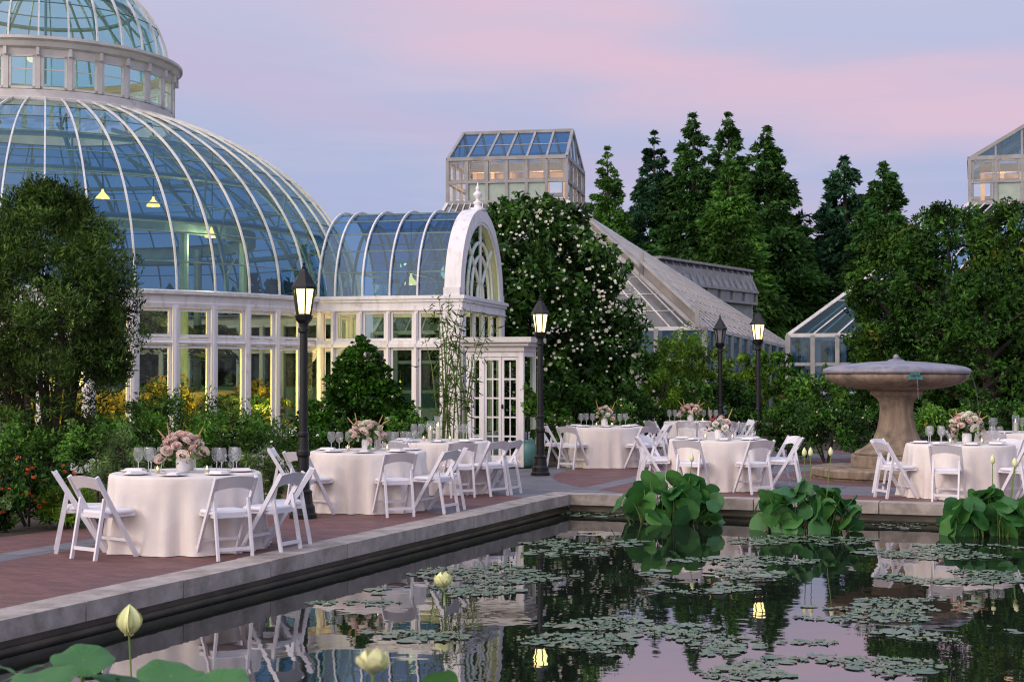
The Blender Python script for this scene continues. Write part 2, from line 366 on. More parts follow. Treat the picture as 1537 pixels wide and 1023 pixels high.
def dup(root, loc, rz, label, group=None, cat=None):
    r = root.copy(); COL.objects.link(r); r.location = loc; r.rotation_euler = (0, 0, rz); r['label'] = label
    if group: r['group'] = group
    for ch in list(root.children):
        c = ch.copy(); COL.objects.link(c); c.parent = r
        for g in list(ch.children):
            d = g.copy(); COL.objects.link(d); d.parent = c
    return r
def point(parent, loc, power, col=(1, .72, .34), rad=.12):
    d = bpy.data.lights.new('lamp_light', 'POINT'); d.energy = power; d.color = col; d.shadow_soft_size = rad
    o = bpy.data.objects.new('lamp_light', d); COL.objects.link(o); o.parent = parent; o.location = loc; return o

def panes(mb, fn, nu, nv, rng, jit=.004, u0=0, u1=1, v0=0, v1=1):
    """one separate, very slightly tilted quad per pane of the patch fn(u, v)"""
    for i in range(nu):
        for j in range(nv):
            a = [fn(u0 + (u1 - u0) * (i + p) / nu, v0 + (v1 - v0) * (j + q) / nv) for p, q in ((0, 0), (1, 0), (1, 1), (0, 1))]
            n = (Vector(a[1]) - Vector(a[0])).cross(Vector(a[3]) - Vector(a[0]))
            n = n.normalized() if n.length > 1e-9 else Vector((0, 0, 1))
            mb.quad(*[Vector(q) + n * rng.uniform(-jit, jit) for q in a])
def bars(mb, fn, nu, nv, wu, wv, nrm, sub=1, lift=.0, us=None, vs=None):
    """glazing bars along the lines of constant u (wu) and constant v (wv)"""
    nrm = Vector(nrm)
    def P(u, v): return Vector(fn(u, v)) + nrm * lift
    if wu:
        for i in (range(nu + 1) if us is None else us):
            for j in range(nv * sub): mb.beam(P(i / nu, j / (nv * sub)), P(i / nu, (j + 1) / (nv * sub)), wu, wu * 1.15, nrm)
    if wv:
        for j in (range(nv + 1) if vs is None else vs):
            for i in range(nu * sub): mb.beam(P(i / (nu * sub), j / nv), P((i + 1) / (nu * sub), j / nv), wv, wv * .8, nrm)
def bil(a, b, c, d):
    a, b, c, d = map(Vector, (a, b, c, d))
    return lambda u, v: (a * (1 - u) + b * u) * (1 - v) + (d * (1 - u) + c * u) * v

# ------------------------------------------------------------------ foliage
def leafmesh(name, C, size, mat, parent=None, rng=None, dirs=None, mix=0.0, aspect=.5, bend=.15, loc=None):
    C = np.asarray(C, float); n = len(C)
    d = rng.normal(size=(n, 3)); d /= np.linalg.norm(d, axis=1)[:, None]
    if dirs is not None:
        d = d * (1 - mix) + dirs * mix; d /= np.linalg.norm(d, axis=1)[:, None] + 1e-9
    q = rng.normal(size=(n, 3)); sd = np.cross(d, q); sd /= np.linalg.norm(sd, axis=1)[:, None] + 1e-9
    nm = np.cross(d, sd)
    s = (size * rng.uniform(.65, 1.35, n))[:, None]
    v = np.empty((n, 4, 3)); v[:, 0] = C - d * s * .5; v[:, 2] = C + d * s * .5
    mid = C - nm * s * bend
    v[:, 1] = mid + sd * s * aspect * .5; v[:, 3] = mid - sd * s * aspect * .5
    me = bpy.data.meshes.new(name); me.vertices.add(4 * n); me.vertices.foreach_set('co', v.reshape(-1))
    me.loops.add(4 * n); me.loops.foreach_set('vertex_index', np.arange(4 * n, dtype=np.int32))
    me.polygons.add(n); me.polygons.foreach_set('loop_start', np.arange(0, 4 * n, 4, dtype=np.int32))
    me.update(calc_edges=True); me.materials.append(M[mat])
    return link(name, me, parent, loc)
def puff(rng, centers, per, sig, flat=1.0):
    centers = np.asarray(centers); n = len(centers)
    sig = np.broadcast_to(np.asarray(sig, float), (n,))
    off = rng.normal(size=(n, per, 3)); ln = np.linalg.norm(off, axis=2, keepdims=True)
    off = off / ln * rng.uniform(.35, 1.0, (n, per, 1)) ** .6
    off[..., 2] *= flat
    P = centers[:, None, :] + off * sig[:, None, None]
    return P.reshape(-1, 3), off.reshape(-1, 3)

def conifer(label, px, top, base_y, Y, wpx, mat, seed, n=210, per=30, group='tall conifers behind the glasshouses', name='conifer_tree', lobes=1.0, leaf=None, low=.04):
    rng = np.random.default_rng(seed); s = FOC / Y
    X = (px - CX) / s; h = (YH - top) / s + EYE; rm = wpx / 2 / s
    t = thing(name, label, 'tree' if group else 'shrub', (X, Y, 0), 0, group)
    MB().tube([(0, 0, 0), (rm * .03, 0, h * .5), (0, 0, h * .96)], [rm * .11, rm * .07, .02], 7).build('trunk', 'bark', t)
    u = rng.uniform(0, 1, n); tt = low + (1 - low) * (1 - np.sqrt(1 - u * .995))
    a = rng.uniform(0, 2 * PI, n)
    tier = .5 + .5 * np.sin(tt * 52 + seed)
    rr = rm * (1 - tt) ** .82 * (.84 + .16 * tier + .10 * np.sin(a * 3 + tt * 17 + seed) * lobes + rng.uniform(-.12, .12, n))
    rr = np.maximum(rr, rm * .03); q = rng.uniform(.35, 1, n) ** .5
    C = np.stack([np.cos(a) * rr * q, np.sin(a) * rr * q, tt * h - rr * q * .22], 1)
    sg = rm * (.06 + .17 * (1 - tt)) * rng.uniform(.7, 1.25, n)
    C = np.vstack([C, [[0, 0, h * .975], [0, 0, h * .945]]]); sg = np.append(sg, [rm * .05, rm * .09])
    P, off = puff(rng, C, per, sg, .62)
    dd = off * np.array([1, 1, .4]) + np.stack([np.repeat(np.cos(np.append(a, [0, 0])), per) * .6, np.repeat(np.sin(np.append(a, [0, 0])), per) * .6, np.full(len(P), -.25)], 1)
    leafmesh('crown', P, leaf or rm * .088, mat, t, rng, dd, .55, .36 if group else .55)
    return t
def bush(name, label, cat, px, top, base_y, Y, wpx, mat, seed, n=60, per=40, leaf=.07, group=None, depth=1.0, shape=.8, stems=5, flowers=None, sig=.2, z0=0.0, aspect=.5, flat=1.0, X=None, holes=0, mix=.35):
    """rounded shrub: clumps of leaf faces through a rough dome, on a few thin stems; flowers are parts"""
    rng = np.random.default_rng(seed); s = FOC / Y
    X = (px - CX) / s if X is None else X; h = (YH - top) / s + EYE; rm = wpx / 2 / s
    t = thing(name, label, cat, (X, Y, 0), 0, group)
    sm = MB(); rs = random.Random(seed)
    for k in range(stems):
        a = rs.uniform(0, 2 * PI); q = rs.uniform(.2, .7) * rm
        sm.tube([(math.cos(a) * .06 * rm, math.sin(a) * .06 * rm, 0), (math.cos(a) * q * .5, math.sin(a) * q * .5, h * .4), (math.cos(a) * q, math.sin(a) * q, h * .8)], [.03 * max(rm, .5), .02 * max(rm, .5), .006], 5)
    sm.build('stems', 'bark', t)
    a = rng.uniform(0, 2 * PI, n); ph = np.arcsin(rng.uniform(-.25, 1, n)); q = rng.uniform(.45, 1, n) ** .45
    wob = 1 + .16 * np.sin(a * 3 + seed) + .12 * np.sin(a * 5 + ph * 6 + seed * 2) + rng.uniform(-.1, .1, n)
    er = rm * (1 - sig * .8); zc = z0 + (h - z0) * .42; ez = (h - zc) * (1 - sig * .5)
    C = np.stack([np.cos(a) * np.cos(ph) ** shape * er * q * wob, np.sin(a) * np.cos(ph) ** shape * er * q * wob * depth, zc + np.sin(ph) * ez * q * wob * np.where(ph < 0, (zc - z0) / ez * 3.2, 1)], 1)
    C[:, 2] = np.maximum(C[:, 2], z0 + .08 * h)
    P, off = puff(rng, C, per, rm * sig * rng.uniform(.7, 1.3, n), flat)
    P[:, 2] = np.maximum(P[:, 2], .01)
    leafmesh('foliage', P, leaf, mat, t, rng, off + np.array([0, 0, .3]), mix, aspect)
    if flowers:
        mat_f, cnt, size = flowers
        fm = blossom(mat_f, size)
        idx = rng.permutation(len(C))
        k = 0
        for i in range(cnt):
            c = C[idx[i % len(C)]]; o_ = rng.normal(size=3); o_ /= np.linalg.norm(o_); o_[1] -= .8; o_[2] = abs(o_[2]) * .8 + .1; o_ /= np.linalg.norm(o_)
            p = c + o_ * rm * sig * 1.12
            f = link('flower', fm, t, tuple(p), (rng.uniform(-.9, .9), rng.uniform(-.9, .9), rng.uniform(0, 6)))
            f.scale = (rng.uniform(.6, 1.25),) * 3
    return t
_bl = {}
def blossom(mat, size):
    """small open flower of six cupped petals round a centre"""
    k = (mat, size)
    if k in _bl: return _bl[k]
    mb = MB()
    for ring, (n, tilt, ln) in enumerate(((6, .35, 1.0), (5, .95, .75))):
        for i in range(n):
            a = 2 * PI * i / n + ring * .5; c, s_ = math.cos(a), math.sin(a)
            def P(r, w, z): return ((r * c - w * s_) * size, (r * s_ + w * c) * size, z * size)
            ct, st = math.cos(tilt), math.sin(tilt)
            mb.add([P(.05, 0, 0), P(ln * ct * .6, -.3, ln * st * .45), P(ln * ct, 0, ln * st), P(ln * ct * .6, .3, ln * st * .45)], ((0, 1, 2, 3),))
    mb.ball((0, 0, .12 * size), .22 * size, 6, 4)
    o = mb.build('flower', mat); me = o.data; bpy.data.objects.remove(o); _bl[k] = me
    return me

# ================================================================== SETTING
# pool edge: corner and the two visible sides, read off the ground plane
PC = G(854, 741, .03); PC.z = 0
uL = (PC - G(0, 930, .03)); uL.z = 0; uL.normalize()                 # along the left side, away from the camera
vB = (G(1437, 757, .03) - PC); vB.z = 0; vB.normalize()              # along the far side, to the right
nL = Vector((-uL.y, uL.x, 0)); nB = Vector((-vB.y, vB.x, 0))         # outward normals (left / away)
PNL = PC - uL * 21.0; PFR = PC + vB * 26; PNR = PFR - uL * 24.0
WZ = -.235
ground = MB()
OUT = [Vector((-900, 1500, 0)), Vector((900, 1500, 0)), Vector((900, -120, 0)), Vector((-900, -120, 0))]
INN = [PC, PFR, PNR, PNL]
for i in range(4):
    j = (i + 1) % 4; ground.quad(OUT[i] - Vector((0, 0, .05)), INN[i] - Vector((0, 0, .05)), INN[j] - Vector((0, 0, .05)), OUT[j] - Vector((0, 0, .05)))
tag(ground.build('ground', 'grass'), 'dark grassy ground around the terrace and glasshouses', 'ground', kind='structure')
bed = MB()
FOUNT = Vector(((1345 - CX) / FOC * 25.2, 25.2, 0))

def terracemat():
    m, t, o = newmat('brick_and_bluestone')
    tcx = t.nodes.new('ShaderNodeTexCoord')
    mpp = t.nodes.new('ShaderNodeMapping'); mpp.inputs['Rotation'].default_value = (0, 0, math.atan2(uL.x, uL.y)); t.links.new(tcx.outputs['Object'], mpp.inputs[0])
    bk = t.nodes.new('ShaderNodeTexBrick'); t.links.new(mpp.outputs[0], bk.inputs['Vector'])
    bk.inputs['Scale'].default_value = 1.0; bk.inputs['Brick Width'].default_value = .21; bk.inputs['Row Height'].default_value = .075
    bk.inputs['Mortar Size'].default_value = .008; bk.inputs['Mortar Smooth'].default_value = .3; bk.inputs['Bias'].default_value = -.1
    bk.inputs['Color1'].default_value = (.215, .082, .066, 1); bk.inputs['Color2'].default_value = (.120, .047, .044, 1); bk.inputs['Mortar'].default_value = (.085, .06, .06, 1)
    c = mixcol(t, ramp(t, noise(t, 1.1, 5, .6), .4, .7, 0, .55), bk.outputs['Color'], (.12, .060, .065))
    sl = t.nodes.new('ShaderNodeTexBrick'); t.links.new(mpp.outputs[0], sl.inputs['Vector'])
    sl.inputs['Scale'].default_value = 1; sl.inputs['Brick Width'].default_value = 1.1; sl.inputs['Row Height'].default_value = .55; sl.inputs['Mortar Size'].default_value = .012
    sl.inputs['Color1'].default_value = (.19, .175, .20, 1); sl.inputs['Color2'].default_value = (.14, .135, .155, 1); sl.inputs['Mortar'].default_value = (.07, .06, .06, 1)
    c2 = mixcol(t, ramp(t, noise(t, .9, 5, .6), .4, .7, 0, .5), sl.outputs['Color'], (.11, .10, .11))
    sub = t.nodes.new('ShaderNodeVectorMath'); sub.operation = 'SUBTRACT'; t.links.new(tcx.outputs['Object'], sub.inputs[0]); sub.inputs[1].default_value = FOUNT
    ln = t.nodes.new('ShaderNodeVectorMath'); ln.operation = 'LENGTH'; t.links.new(sub.outputs[0], ln.inputs[0]); dist = ln.outputs['Value']
    def band(v, a, b):
        x = ramp(t, v, a, a + .01); y = ramp(t, v, b, b + .01, 1, 0); mm = t.nodes.new('ShaderNodeMath'); mm.operation = 'MULTIPLY'; t.links.new(x, mm.inputs[0]); t.links.new(y, mm.inputs[1]); return mm.outputs[0]
    def mxx(a, b):
        mm = t.nodes.new('ShaderNodeMath'); mm.operation = 'MAXIMUM'; t.links.new(a, mm.inputs[0]); t.links.new(b, mm.inputs[1]); return mm.outputs[0]
    dl = t.nodes.new('ShaderNodeVectorMath'); dl.operation = 'DOT_PRODUCT'; s2 = t.nodes.new('ShaderNodeVectorMath'); s2.operation = 'SUBTRACT'
    t.links.new(tcx.outputs['Object'], s2.inputs[0]); s2.inputs[1].default_value = PC; t.links.new(s2.outputs[0], dl.inputs[0]); dl.inputs[1].default_value = nL
    mask = mxx(band(dl.outputs['Value'], BAND0, BAND0 + .42), band(dist, 5.9, 7.6))
    mask = mxx(mask, band(dist, 2.2, 3.9)); mask = mxx(mask, band(dl.outputs['Value'], -.02, .33))
    mask = mxx(mask, band(dist, 9.2, 9.9))
    col = mixcol(t, mask, c, c2)
    p = t.nodes.new('ShaderNodeBsdfPrincipled'); t.links.new(col, p.inputs['Base Color'])
    t.links.new(ramp(t, noise(t, 1.6, 4), .35, .7, .5, .85), p.inputs['Roughness'])
    b = t.nodes.new('ShaderNodeBump'); b.inputs['Strength'].default_value = .5; b.inputs['Distance'].default_value = .006; b.invert = True
    t.links.new(bk.outputs['Fac'], b.inputs['Height']); t.links.new(b.outputs[0], p.inputs['Normal'])
    t.links.new(p.outputs[0], o.inputs[0]); return m
BAND0 = (G(0, 842) - PC).dot(nL)
M['terrace'] = terracemat()
edge_px = [(-500, 905), (0, 806), (112, 792), (330, 762), (430, 735), (560, 724), (640, 709), (700, 704), (800, 703), (845, 699), (900, 692), (1000, 676), (1130, 668), (1240, 676), (1500, 672), (1900, 672)]
edge = [G(*p) for p in edge_px]
bm = bmesh.new()
rim = [PNL + nL * 22] + edge + [PFR + nB * 6, PFR, PC, PNL]
vs = [bm.verts.new((p.x, p.y, 0)) for p in rim]
f = bm.faces.new(vs); bmesh.ops.triangulate(bm, faces=[f], ngon_method='EAR_CLIP'); bmesh.ops.recalc_face_normals(bm, faces=bm.faces)
me = bpy.data.meshes.new('terrace'); bm.to_mesh(me); bm.free(); me.materials.append(M['terrace'])
tag(link('terrace', me), 'red brick terrace with grey bluestone bands beside the pool', 'terrace', kind='structure')
# planting soil behind the terrace edge
soil = MB()
for a, b in zip(edge[:-1], edge[1:]):
    d = Vector((0, 14, -.02)); z = Vector((0, 0, -.02)); soil.quad(a + z, b + z, b + d, a + d)
tag(soil.build('planting_bed', 'soil'), 'dark soil of the planting beds behind the terrace', 'soil', kind='structure')
# a low stone kerb to the beds
# coping blocks round the pool, wet basin wall beneath
def coping(p, d, nrm, length, name, label, seed):
    rs = random.Random(seed); mb = MB(); x = 0.0
    while x < length:
        w = rs.uniform(1.25, 1.75); e = min(x + w, length)
        dz = rs.uniform(-.003, .003); off = rs.uniform(-.004, .004)
        q0 = p + d * (x + .007) + nrm * (.16 + off); q1 = p + d * (e - .007) + nrm * (.16 + off)
        mb.beam(q0 + Vector((0, 0, -.045 + dz)), q1 + Vector((0, 0, -.045 + dz)), .38, .15)
        x = e
    t_ = thing(name, label, 'curb', tuple(p))
    for v in range(len(mb.v)): mb.v[v] = tuple(Vector(mb.v[v]) - p)
    mb.build('coping', 'stone', t_)
    wl = MB(); wl.beam(nrm * .09 + Vector((0, 0, -.38)), d * length + nrm * .09 + Vector((0, 0, -.38)), .10, .515)
    wl.beam(nrm * .06 + Vector((0, 0, -.20)), d * length + nrm * .06 + Vector((0, 0, -.20)), .10, .03)
    wl.build('basin_wall', 'wetstone', t_)
    return t_
coping(PC - uL * 21, uL, nL, 21.34, 'pool_curb', 'pale stone curb running along the left side of the pool', 3)
coping(PC, vB, nB, 26, 'pool_curb', 'pale stone curb along the far side of the pool behind the lotus', 4)
water = MB(); a = [PC + nL * .05 + nB * .05, PFR + nB * .05, PNR, PNL + nL * .05]
water.quad(*[(p.x, p.y, WZ) for p in a][::-1])
tag(water.build('water', 'water'), 'still dark pool water reflecting the pink sky', 'water', kind='structure')

# ================================================================== CONSERVATORY
DC = Vector(((65 - CX) / FOC * 33.0, 33.0, 0)); FACE = math.atan2(DC.x, DC.y)       # local -Y looks at the camera
cons = thing('conservatory', 'large domed glass conservatory with arched glass side wing, white frames', 'building', tuple(DC), -FACE)
RB, EV, HD = 7.12, 3.30, 4.55; NB = 56; DA = 2 * PI / NB; TE = math.acos(2.86 / RB)
rng = random.Random(5)
def dome(u, v):                                                     # u bay, v up
    t = v * TE; r = RB * math.cos(t); a = u * 2 * PI
    return (r * math.sin(a), -r * math.cos(a), EV + HD * math.sin(t))
g = MB(); panes(g, dome, NB, 9, rng, .006); g.build('dome_glazing', 'domeglass', cons)
rb = MB(); pr = [Vector((0, -(RB + .03) * math.cos(TE * k / 20), EV + (HD + .03) * math.sin(TE * k / 20))) for k in range(21)]
for p, q in zip(pr[:-1], pr[1:]):
    rb.beam(p, q, .030, .042, Vector((0, -1, 1)))
ribme = None
for k in range(NB):
    if ribme is None:
        o = rb.build('dome_rib', 'rib', cons); ribme = o.data
    else: o = link('dome_rib', ribme, cons)
    o.rotation_euler = (0, 0, k * DA)
pu = MB(); iw = MB()
for j in range(1, 9):
    t = TE * j / 9
    pu.tube([((RB) * math.cos(t) * math.sin(k * DA), -(RB) * math.cos(t) * math.cos(k * DA), EV + HD * math.sin(t)) for k in range(NB + 1)], .013, 4, False)
pu.build('glazing_bars', 'ironwork', cons)
for j, r_ in ((.30, .07), (.52, .05), (.74, .05)):
    t = TE * j; q = RB - .35
    iw.tube([(q * math.cos(t) * math.sin(k * DA), -q * math.cos(t) * math.cos(k * DA), EV + (HD - .3) * math.sin(t)) for k in range(NB + 1)], r_, 6, False)
for k in range(14):                                                 # trusses under the glass
    a = k * 2 * PI / 14 + .1
    iw.tube([((RB - .55) * math.cos(TE * j / 12) * math.sin(a), -(RB - .55) * math.cos(TE * j / 12) * math.cos(a), EV + (HD - .5) * math.sin(TE * j / 12)) for j in range(13)], .05, 5)
    for j in range(12):
        t0, t1 = TE * j / 12, TE * (j + 1) / 12
        r0, r1 = (RB - .55, RB - .08) if j % 2 else (RB - .08, RB - .55); h0, h1 = (HD - .5, HD - .05) if j % 2 else (HD - .05, HD - .5)
        iw.tube([(r0 * math.cos(t0) * math.sin(a), -r0 * math.cos(t0) * math.cos(a), EV + h0 * math.sin(t0)), (r1 * math.cos(t1) * math.sin(a), -r1 * math.cos(t1) * math.cos(a), EV + h1 * math.sin(t1))], .022, 4)
iw.build('roof_truss', 'ironwork', cons)
# lantern drum and upper dome
RL = 2.81; NL_ = 28; DL = 2 * PI / NL_; OFF = -R(3.0)
lw = MB(); lw.lathe([(RL + .02, 7.34), (RL + .10, 7.42), (RL + .10, 7.50), (RL + .03, 7.53), (RL + .03, 7.68), (RL - .08, 7.70), (RL - .08, 7.36)], 112)
lw.lathe([(RL - .06, 8.40), (RL + .03, 8.40), (RL + .05, 8.52), (RL + .12, 8.56), (RL + .16, 8.66), (RL + .22, 8.70), (RL + .22, 8.76), (RL - .1, 8.80)], 112)
for k in range(NL_):
    a = k * DL + OFF; lw.box((RL * math.sin(a), -RL * math.cos(a), 8.05), (.10, .10, .72), a)
    lw.box(((RL + .05) * math.sin(a), -(RL + .05) * math.cos(a), 8.46), (.06, .16, .16), a)
lw.build('lantern_drum', 'white2', cons)
for k in range(-9, 10):
    a = (k + .5) * DL + OFF; w_ = RL * DL - .10
    fr = MB(); 
    for s_ in (-1, 1): fr.box((s_ * (w_ / 2 - .025), 0, 8.04), (.05, .05, .70))
    fr.box((0, 0, 7.715), (w_, .05, .05)); fr.box((0, 0, 8.375), (w_, .05, .05)); fr.box((0, .01, 8.10), (w_ - .1, .02, .02))
    o = fr.build('lantern_window', 'white2', cons, (RL * math.sin(a), -RL * math.cos(a), 0), a)
    MB().quad((-w_ / 2, .01, 7.72), (w_ / 2, .01, 7.72), (w_ / 2, .013, 8.38), (-w_ / 2, .013, 8.38)).build('pane', 'lanternglass', o)
RU, HU = 2.68, 2.18
def udome(u, v):
    t = v * R(88); a = u * 2 * PI + OFF; r = RU * math.cos(t)
    return (r * math.sin(a), -r * math.cos(a), 8.78 + HU * math.sin(t))
g = MB(); panes(g, udome, NL_, 4, rng, .003); g.build('upper_dome_glazing', 'lanternglass', cons)
ub = MB()
for k in range(16): 
    p = (0, -(RU + .03) * math.cos(R(88) * k / 16), 8.78 + (HU + .03) * math.sin(R(88) * k / 16)); q = (0, -(RU + .03) * math.cos(R(88) * (k + 1) / 16), 8.78 + (HU + .03) * math.sin(R(88) * (k + 1) / 16))
    ub.beam(p, q, .034, .045, (0, -1, 1))
ubm = None
for k in range(NL_):
    o = ub.build('upper_dome_rib', 'rib', cons) if ubm is None else link('upper_dome_rib', ubm, cons); ubm = o.data
    o.rotation_euler = (0, 0, k * DL + OFF)
up_ = MB()
for v in (.25, .5, .75): up_.tube([udome(k / NL_, v) for k in range(NL_ + 1)], .014, 4, False)
up_.tube([(1.9 * math.sin(k * .2), -1.9 * math.cos(k * .2), 10.0) for k in range(33)], .05, 5, False)
for k in range(14):
    a = k * 2 * PI / 14; up_.tube([(2.45 * math.sin(a), -2.45 * math.cos(a), 8.8), (2.2 * math.sin(a), -2.2 * math.cos(a), 9.6), (1.2 * math.sin(a), -1.2 * math.cos(a), 10.5)], .03, 5)
up_.build('upper_dome_bars', 'ironwork', cons)
# drum wall: cornice, transom and base as rings, posts, windows in the visible bays
RW = RB - .06
wl = MB()
wl.lathe([(RW - .08, 3.02), (RW + .04, 3.02), (RW + .06, 3.10), (RW + .05, 3.13), (RW + .06, 3.24), (RW + .14, 3.27), (RW + .15, 3.33), (RW + .02, 3.36), (RW - .08, 3.34)], 168)
wl.lathe([(RW - .06, 2.33), (RW + .03, 2.33), (RW + .05, 2.37), (RW + .03, 2.40), (RW + .03, 2.45), (RW - .06, 2.46)], 168)
wl.lathe([(RW - .06, 0), (RW + .06, 0), (RW + .06, .52), (RW + .10, .55), (RW + .10, .60), (RW - .06, .62)], 168)
for k in range(NB):
    a = k * DA; wl.box(((RW + .01) * math.sin(a), -(RW + .01) * math.cos(a), 1.83), (.115, .10, 2.50), a)
    wl.box(((RW + .055) * math.sin(a), -(RW + .055) * math.cos(a), 1.80), (.04, .05, 2.46), a)
wl.build('drum_wall', 'white', cons)
w_ = RW * DA - .13
def window(parent, x, y, a, w_, z0, z1, glass, mat='white', fw=.055, dy=.02, name='window', rng_=rng):
    fr = MB()
    for s_ in (-1, 1): fr.box((s_ * (w_ / 2 - fw / 2), dy, (z0 + z1) / 2), (fw, .05, z1 - z0))
    fr.box((0, dy, z0 + fw / 2), (w_ - 2 * fw, .05, fw)); fr.box((0, dy, z1 - fw / 2), (w_ - 2 * fw, .05, fw))
    o = fr.build(name, mat, parent, (x, y, 0), a)
    j = rng_.uniform(-.004, .004); k = rng_.uniform(-.004, .004)
    MB().quad((-w_ / 2 + fw * .6, dy + j, z0 + fw * .6), (w_ / 2 - fw * .6, dy - j, z0 + fw * .6), (w_ / 2 - fw * .6, dy - j + k, z1 - fw * .6), (-w_ / 2 + fw * .6, dy + j + k, z1 - fw * .6)).build('pane', glass, o)
    return o
VIS = range(-4, 10)
for k in VIS:
    a = (k + .5) * DA
    for z0, z1 in ((2.47, 3.01), (.63, 2.32)):
        window(cons, RW * math.cos(DA / 2) * math.sin(a), -RW * math.cos(DA / 2) * math.cos(a), a, w_, z0, z1, 'wallglass')
rg = MB()
for k in range(NB):
    if k in VIS or k - NB in VIS: continue
    a0, a1 = k * DA, (k + 1) * DA
    for z0, z1 in ((2.46, 3.02), (.6, 2.33)):
        rg.quad(*[(RW * math.sin(q), -RW * math.cos(q), z) for q, z in ((a0, z0), (a1, z0), (a1, z1), (a0, z1))])
rg.build('rear_wall_glazing', 'wallglass', cons)
fl = MB(); fl.lathe([(.01, .03), (RW - .1, .03)], 56); fl.build('floor', 'floorin', cons)
cl = MB()
for k in range(12):
    a = k * PI / 6 + .12; cl.tube([(4.6 * math.sin(a), -4.6 * math.cos(a), .0), (4.6 * math.sin(a), -4.6 * math.cos(a), 4.9)], .10, 10)
cl.lathe([(4.5, 4.7), (4.7, 4.7), (4.7, 5.0), (4.5, 5.0)], 48)
pw_ = MB(); pw_.lathe([(4.35, .03), (4.35, 1.35), (4.2, 1.40), (4.1, 1.35)], 72); pw_.build('added_glow_wall', 'amber_glow', cons)  # ring added to catch and tint the glow behind the low windows
cl.build('interior_columns', 'ironwork', cons)

# side wing: local frame at its front corner, x along the facade, y back
PHI = R(13.6); WA = Vector((-1.046, 29.5, 0))
inv = Matrix.Translation(DC) @ Matrix.Rotation(-FACE, 4, 'Z'); inv = inv.inverted()
wl0 = inv @ WA; wrot = -PHI + FACE
def wpart(mb, name, mat, smooth=False): return mb.build(name, mat, cons, tuple(wl0), wrot, smooth)
XL, WD, WE, WH = -3.05, 3.5, 3.38, 1.86
def vault(u, v):                                                    # u along facade, v round the arch from front eave over to the back
    a = PI * v; return (XL + (-.30 - XL) * u, WD / 2 - WD / 2 * math.cos(a), WE + WH * math.sin(a))
ribx = [-3.02, -2.66, -2.07, -1.48, -.89, -.30]
g = MB()
for x0, x1 in zip(ribx[:-1], ribx[1:]):
    panes(g, lambda u, v: (x0 + (x1 - x0) * u, WD / 2 - WD / 2 * math.cos(PI * v), WE + WH * math.sin(PI * v)), 1, 12, rng, .004)
wpart(g, 'wing_roof_glazing', 'vaultglass')
def archpts(x, dr=0.0, n=24): return [Vector((x, WD / 2 - (WD / 2 + dr) * math.cos(PI * k / n), WE + (WH + dr) * math.sin(PI * k / n))) for k in range(n + 1)]
for x in ribx[:-1]:
    mb = MB(); pts = archpts(x, .03)
    for p, q in zip(pts[:-1], pts[1:]): mb.beam(p, q, .036, .05, (p + q) / 2 - Vector((x, WD / 2, WE)))
    wpart(mb, 'wing_rib', 'rib')
mb = MB()
for k in range(1, 12):
    p = archpts(0, 0, 12)[k]; mb.beam((XL, p.y, p.z), (-.3, p.y, p.z), .022, .03)
for x in (-2.36, -1.2):
    pts = archpts(x, -.25)
    for p, q in zip(pts[:-1], pts[1:]): mb.beam(p, q, .05, .05)
    mb.beam((x, .2, WE + .5), (x, WD - .2, WE + .5), .04, .05)
wpart(mb, 'wing_glazing_bars', 'ironwork')
# gable: broad white arch band, deep reveal, glazed tympanum with interlaced tracery
mb = MB(); n = 32; o1 = archpts(-.32, .04, n); o2 = archpts(.02, .04, n); i2 = archpts(.02, -.17, n); i1 = archpts(-.06, -.19, n)
for k in range(n):
    mb.quad(o1[k], o2[k], o2[k + 1], o1[k + 1]); mb.quad(o2[k], i2[k], i2[k + 1], o2[k + 1]); mb.quad(i2[k], i1[k], i1[k + 1], i2[k + 1])
mb.box((-.15, -.06, WE + .07), (.34, .10, .16)); mb.box((-.15, WD + .06, WE + .07), (.34, .10, .16))
wpart(mb, 'gable_arch', 'white', False)
mb = MB()
for r0, m_ in ((-.20, .05), (-.26, .03)):
    pts = archpts(.0, r0, n)
    for p, q in zip(pts[:-1], pts[1:]): mb.beam(p, q, .05, m_, (1, 0, 0))
wpart(mb, 'arch_moulding', 'white')
mb = MB(); TX = -.045
def tr(pts, w=.055):
    for p, q in zip(pts[:-1], pts[1:]): mb.beam((TX, *p), (TX, *q), w, .05, (1, 0, 0))
cy = WD / 2
tr([(cy, WE), (cy, WE + WH - .2)])
def arc(r, h, c=cy, z0=WE, n=20, a0=0, a1=PI): return [(c - r * math.cos(a0 + (a1 - a0) * k / n), z0 + h * math.sin(a0 + (a1 - a0) * k / n)) for k in range(n + 1)]
tr(arc(1.02, 1.20)); tr(arc(.72, .90)); tr(arc(.24, .34))
for s_ in (-1, 1):
    tr([(cy + s_ * (.12 + .82 * k / 12) , WE + .30 + .78 * (k / 12) ** .9) for k in range(13)])
    tr([(cy + s_ * 1.02, WE), (cy + s_ * 1.02, WE + .3)])
wpart(mb, 'gable_tracery', 'white')
mb = MB(); pts = archpts(-.05, -.16, n)
mb.add([Vector((-.05, cy, WE))] + pts, [(0, k + 1, k + 2) for k in range(n)])
wpart(mb, 'gable_glazing', 'wallglass')
# finial on a pedestal
mb = MB(); mb.lathe([(.11, 0), (.12, .04), (.085, .07), (.07, .12), (.10, .15), (.095, .18), (.05, .20), (.035, .25), (.08, .30), (.105, .35), (.06, .39), (.03, .42), (.05, .45), (.045, .49), (.02, .52), (.012, .58), (.001, .60)], 14, (-.10, cy, WE + WH + .03))
mb.box((-.10, cy, WE + WH + .05), (.26, .26, .06))
wpart(mb, 'finial', 'white', True)
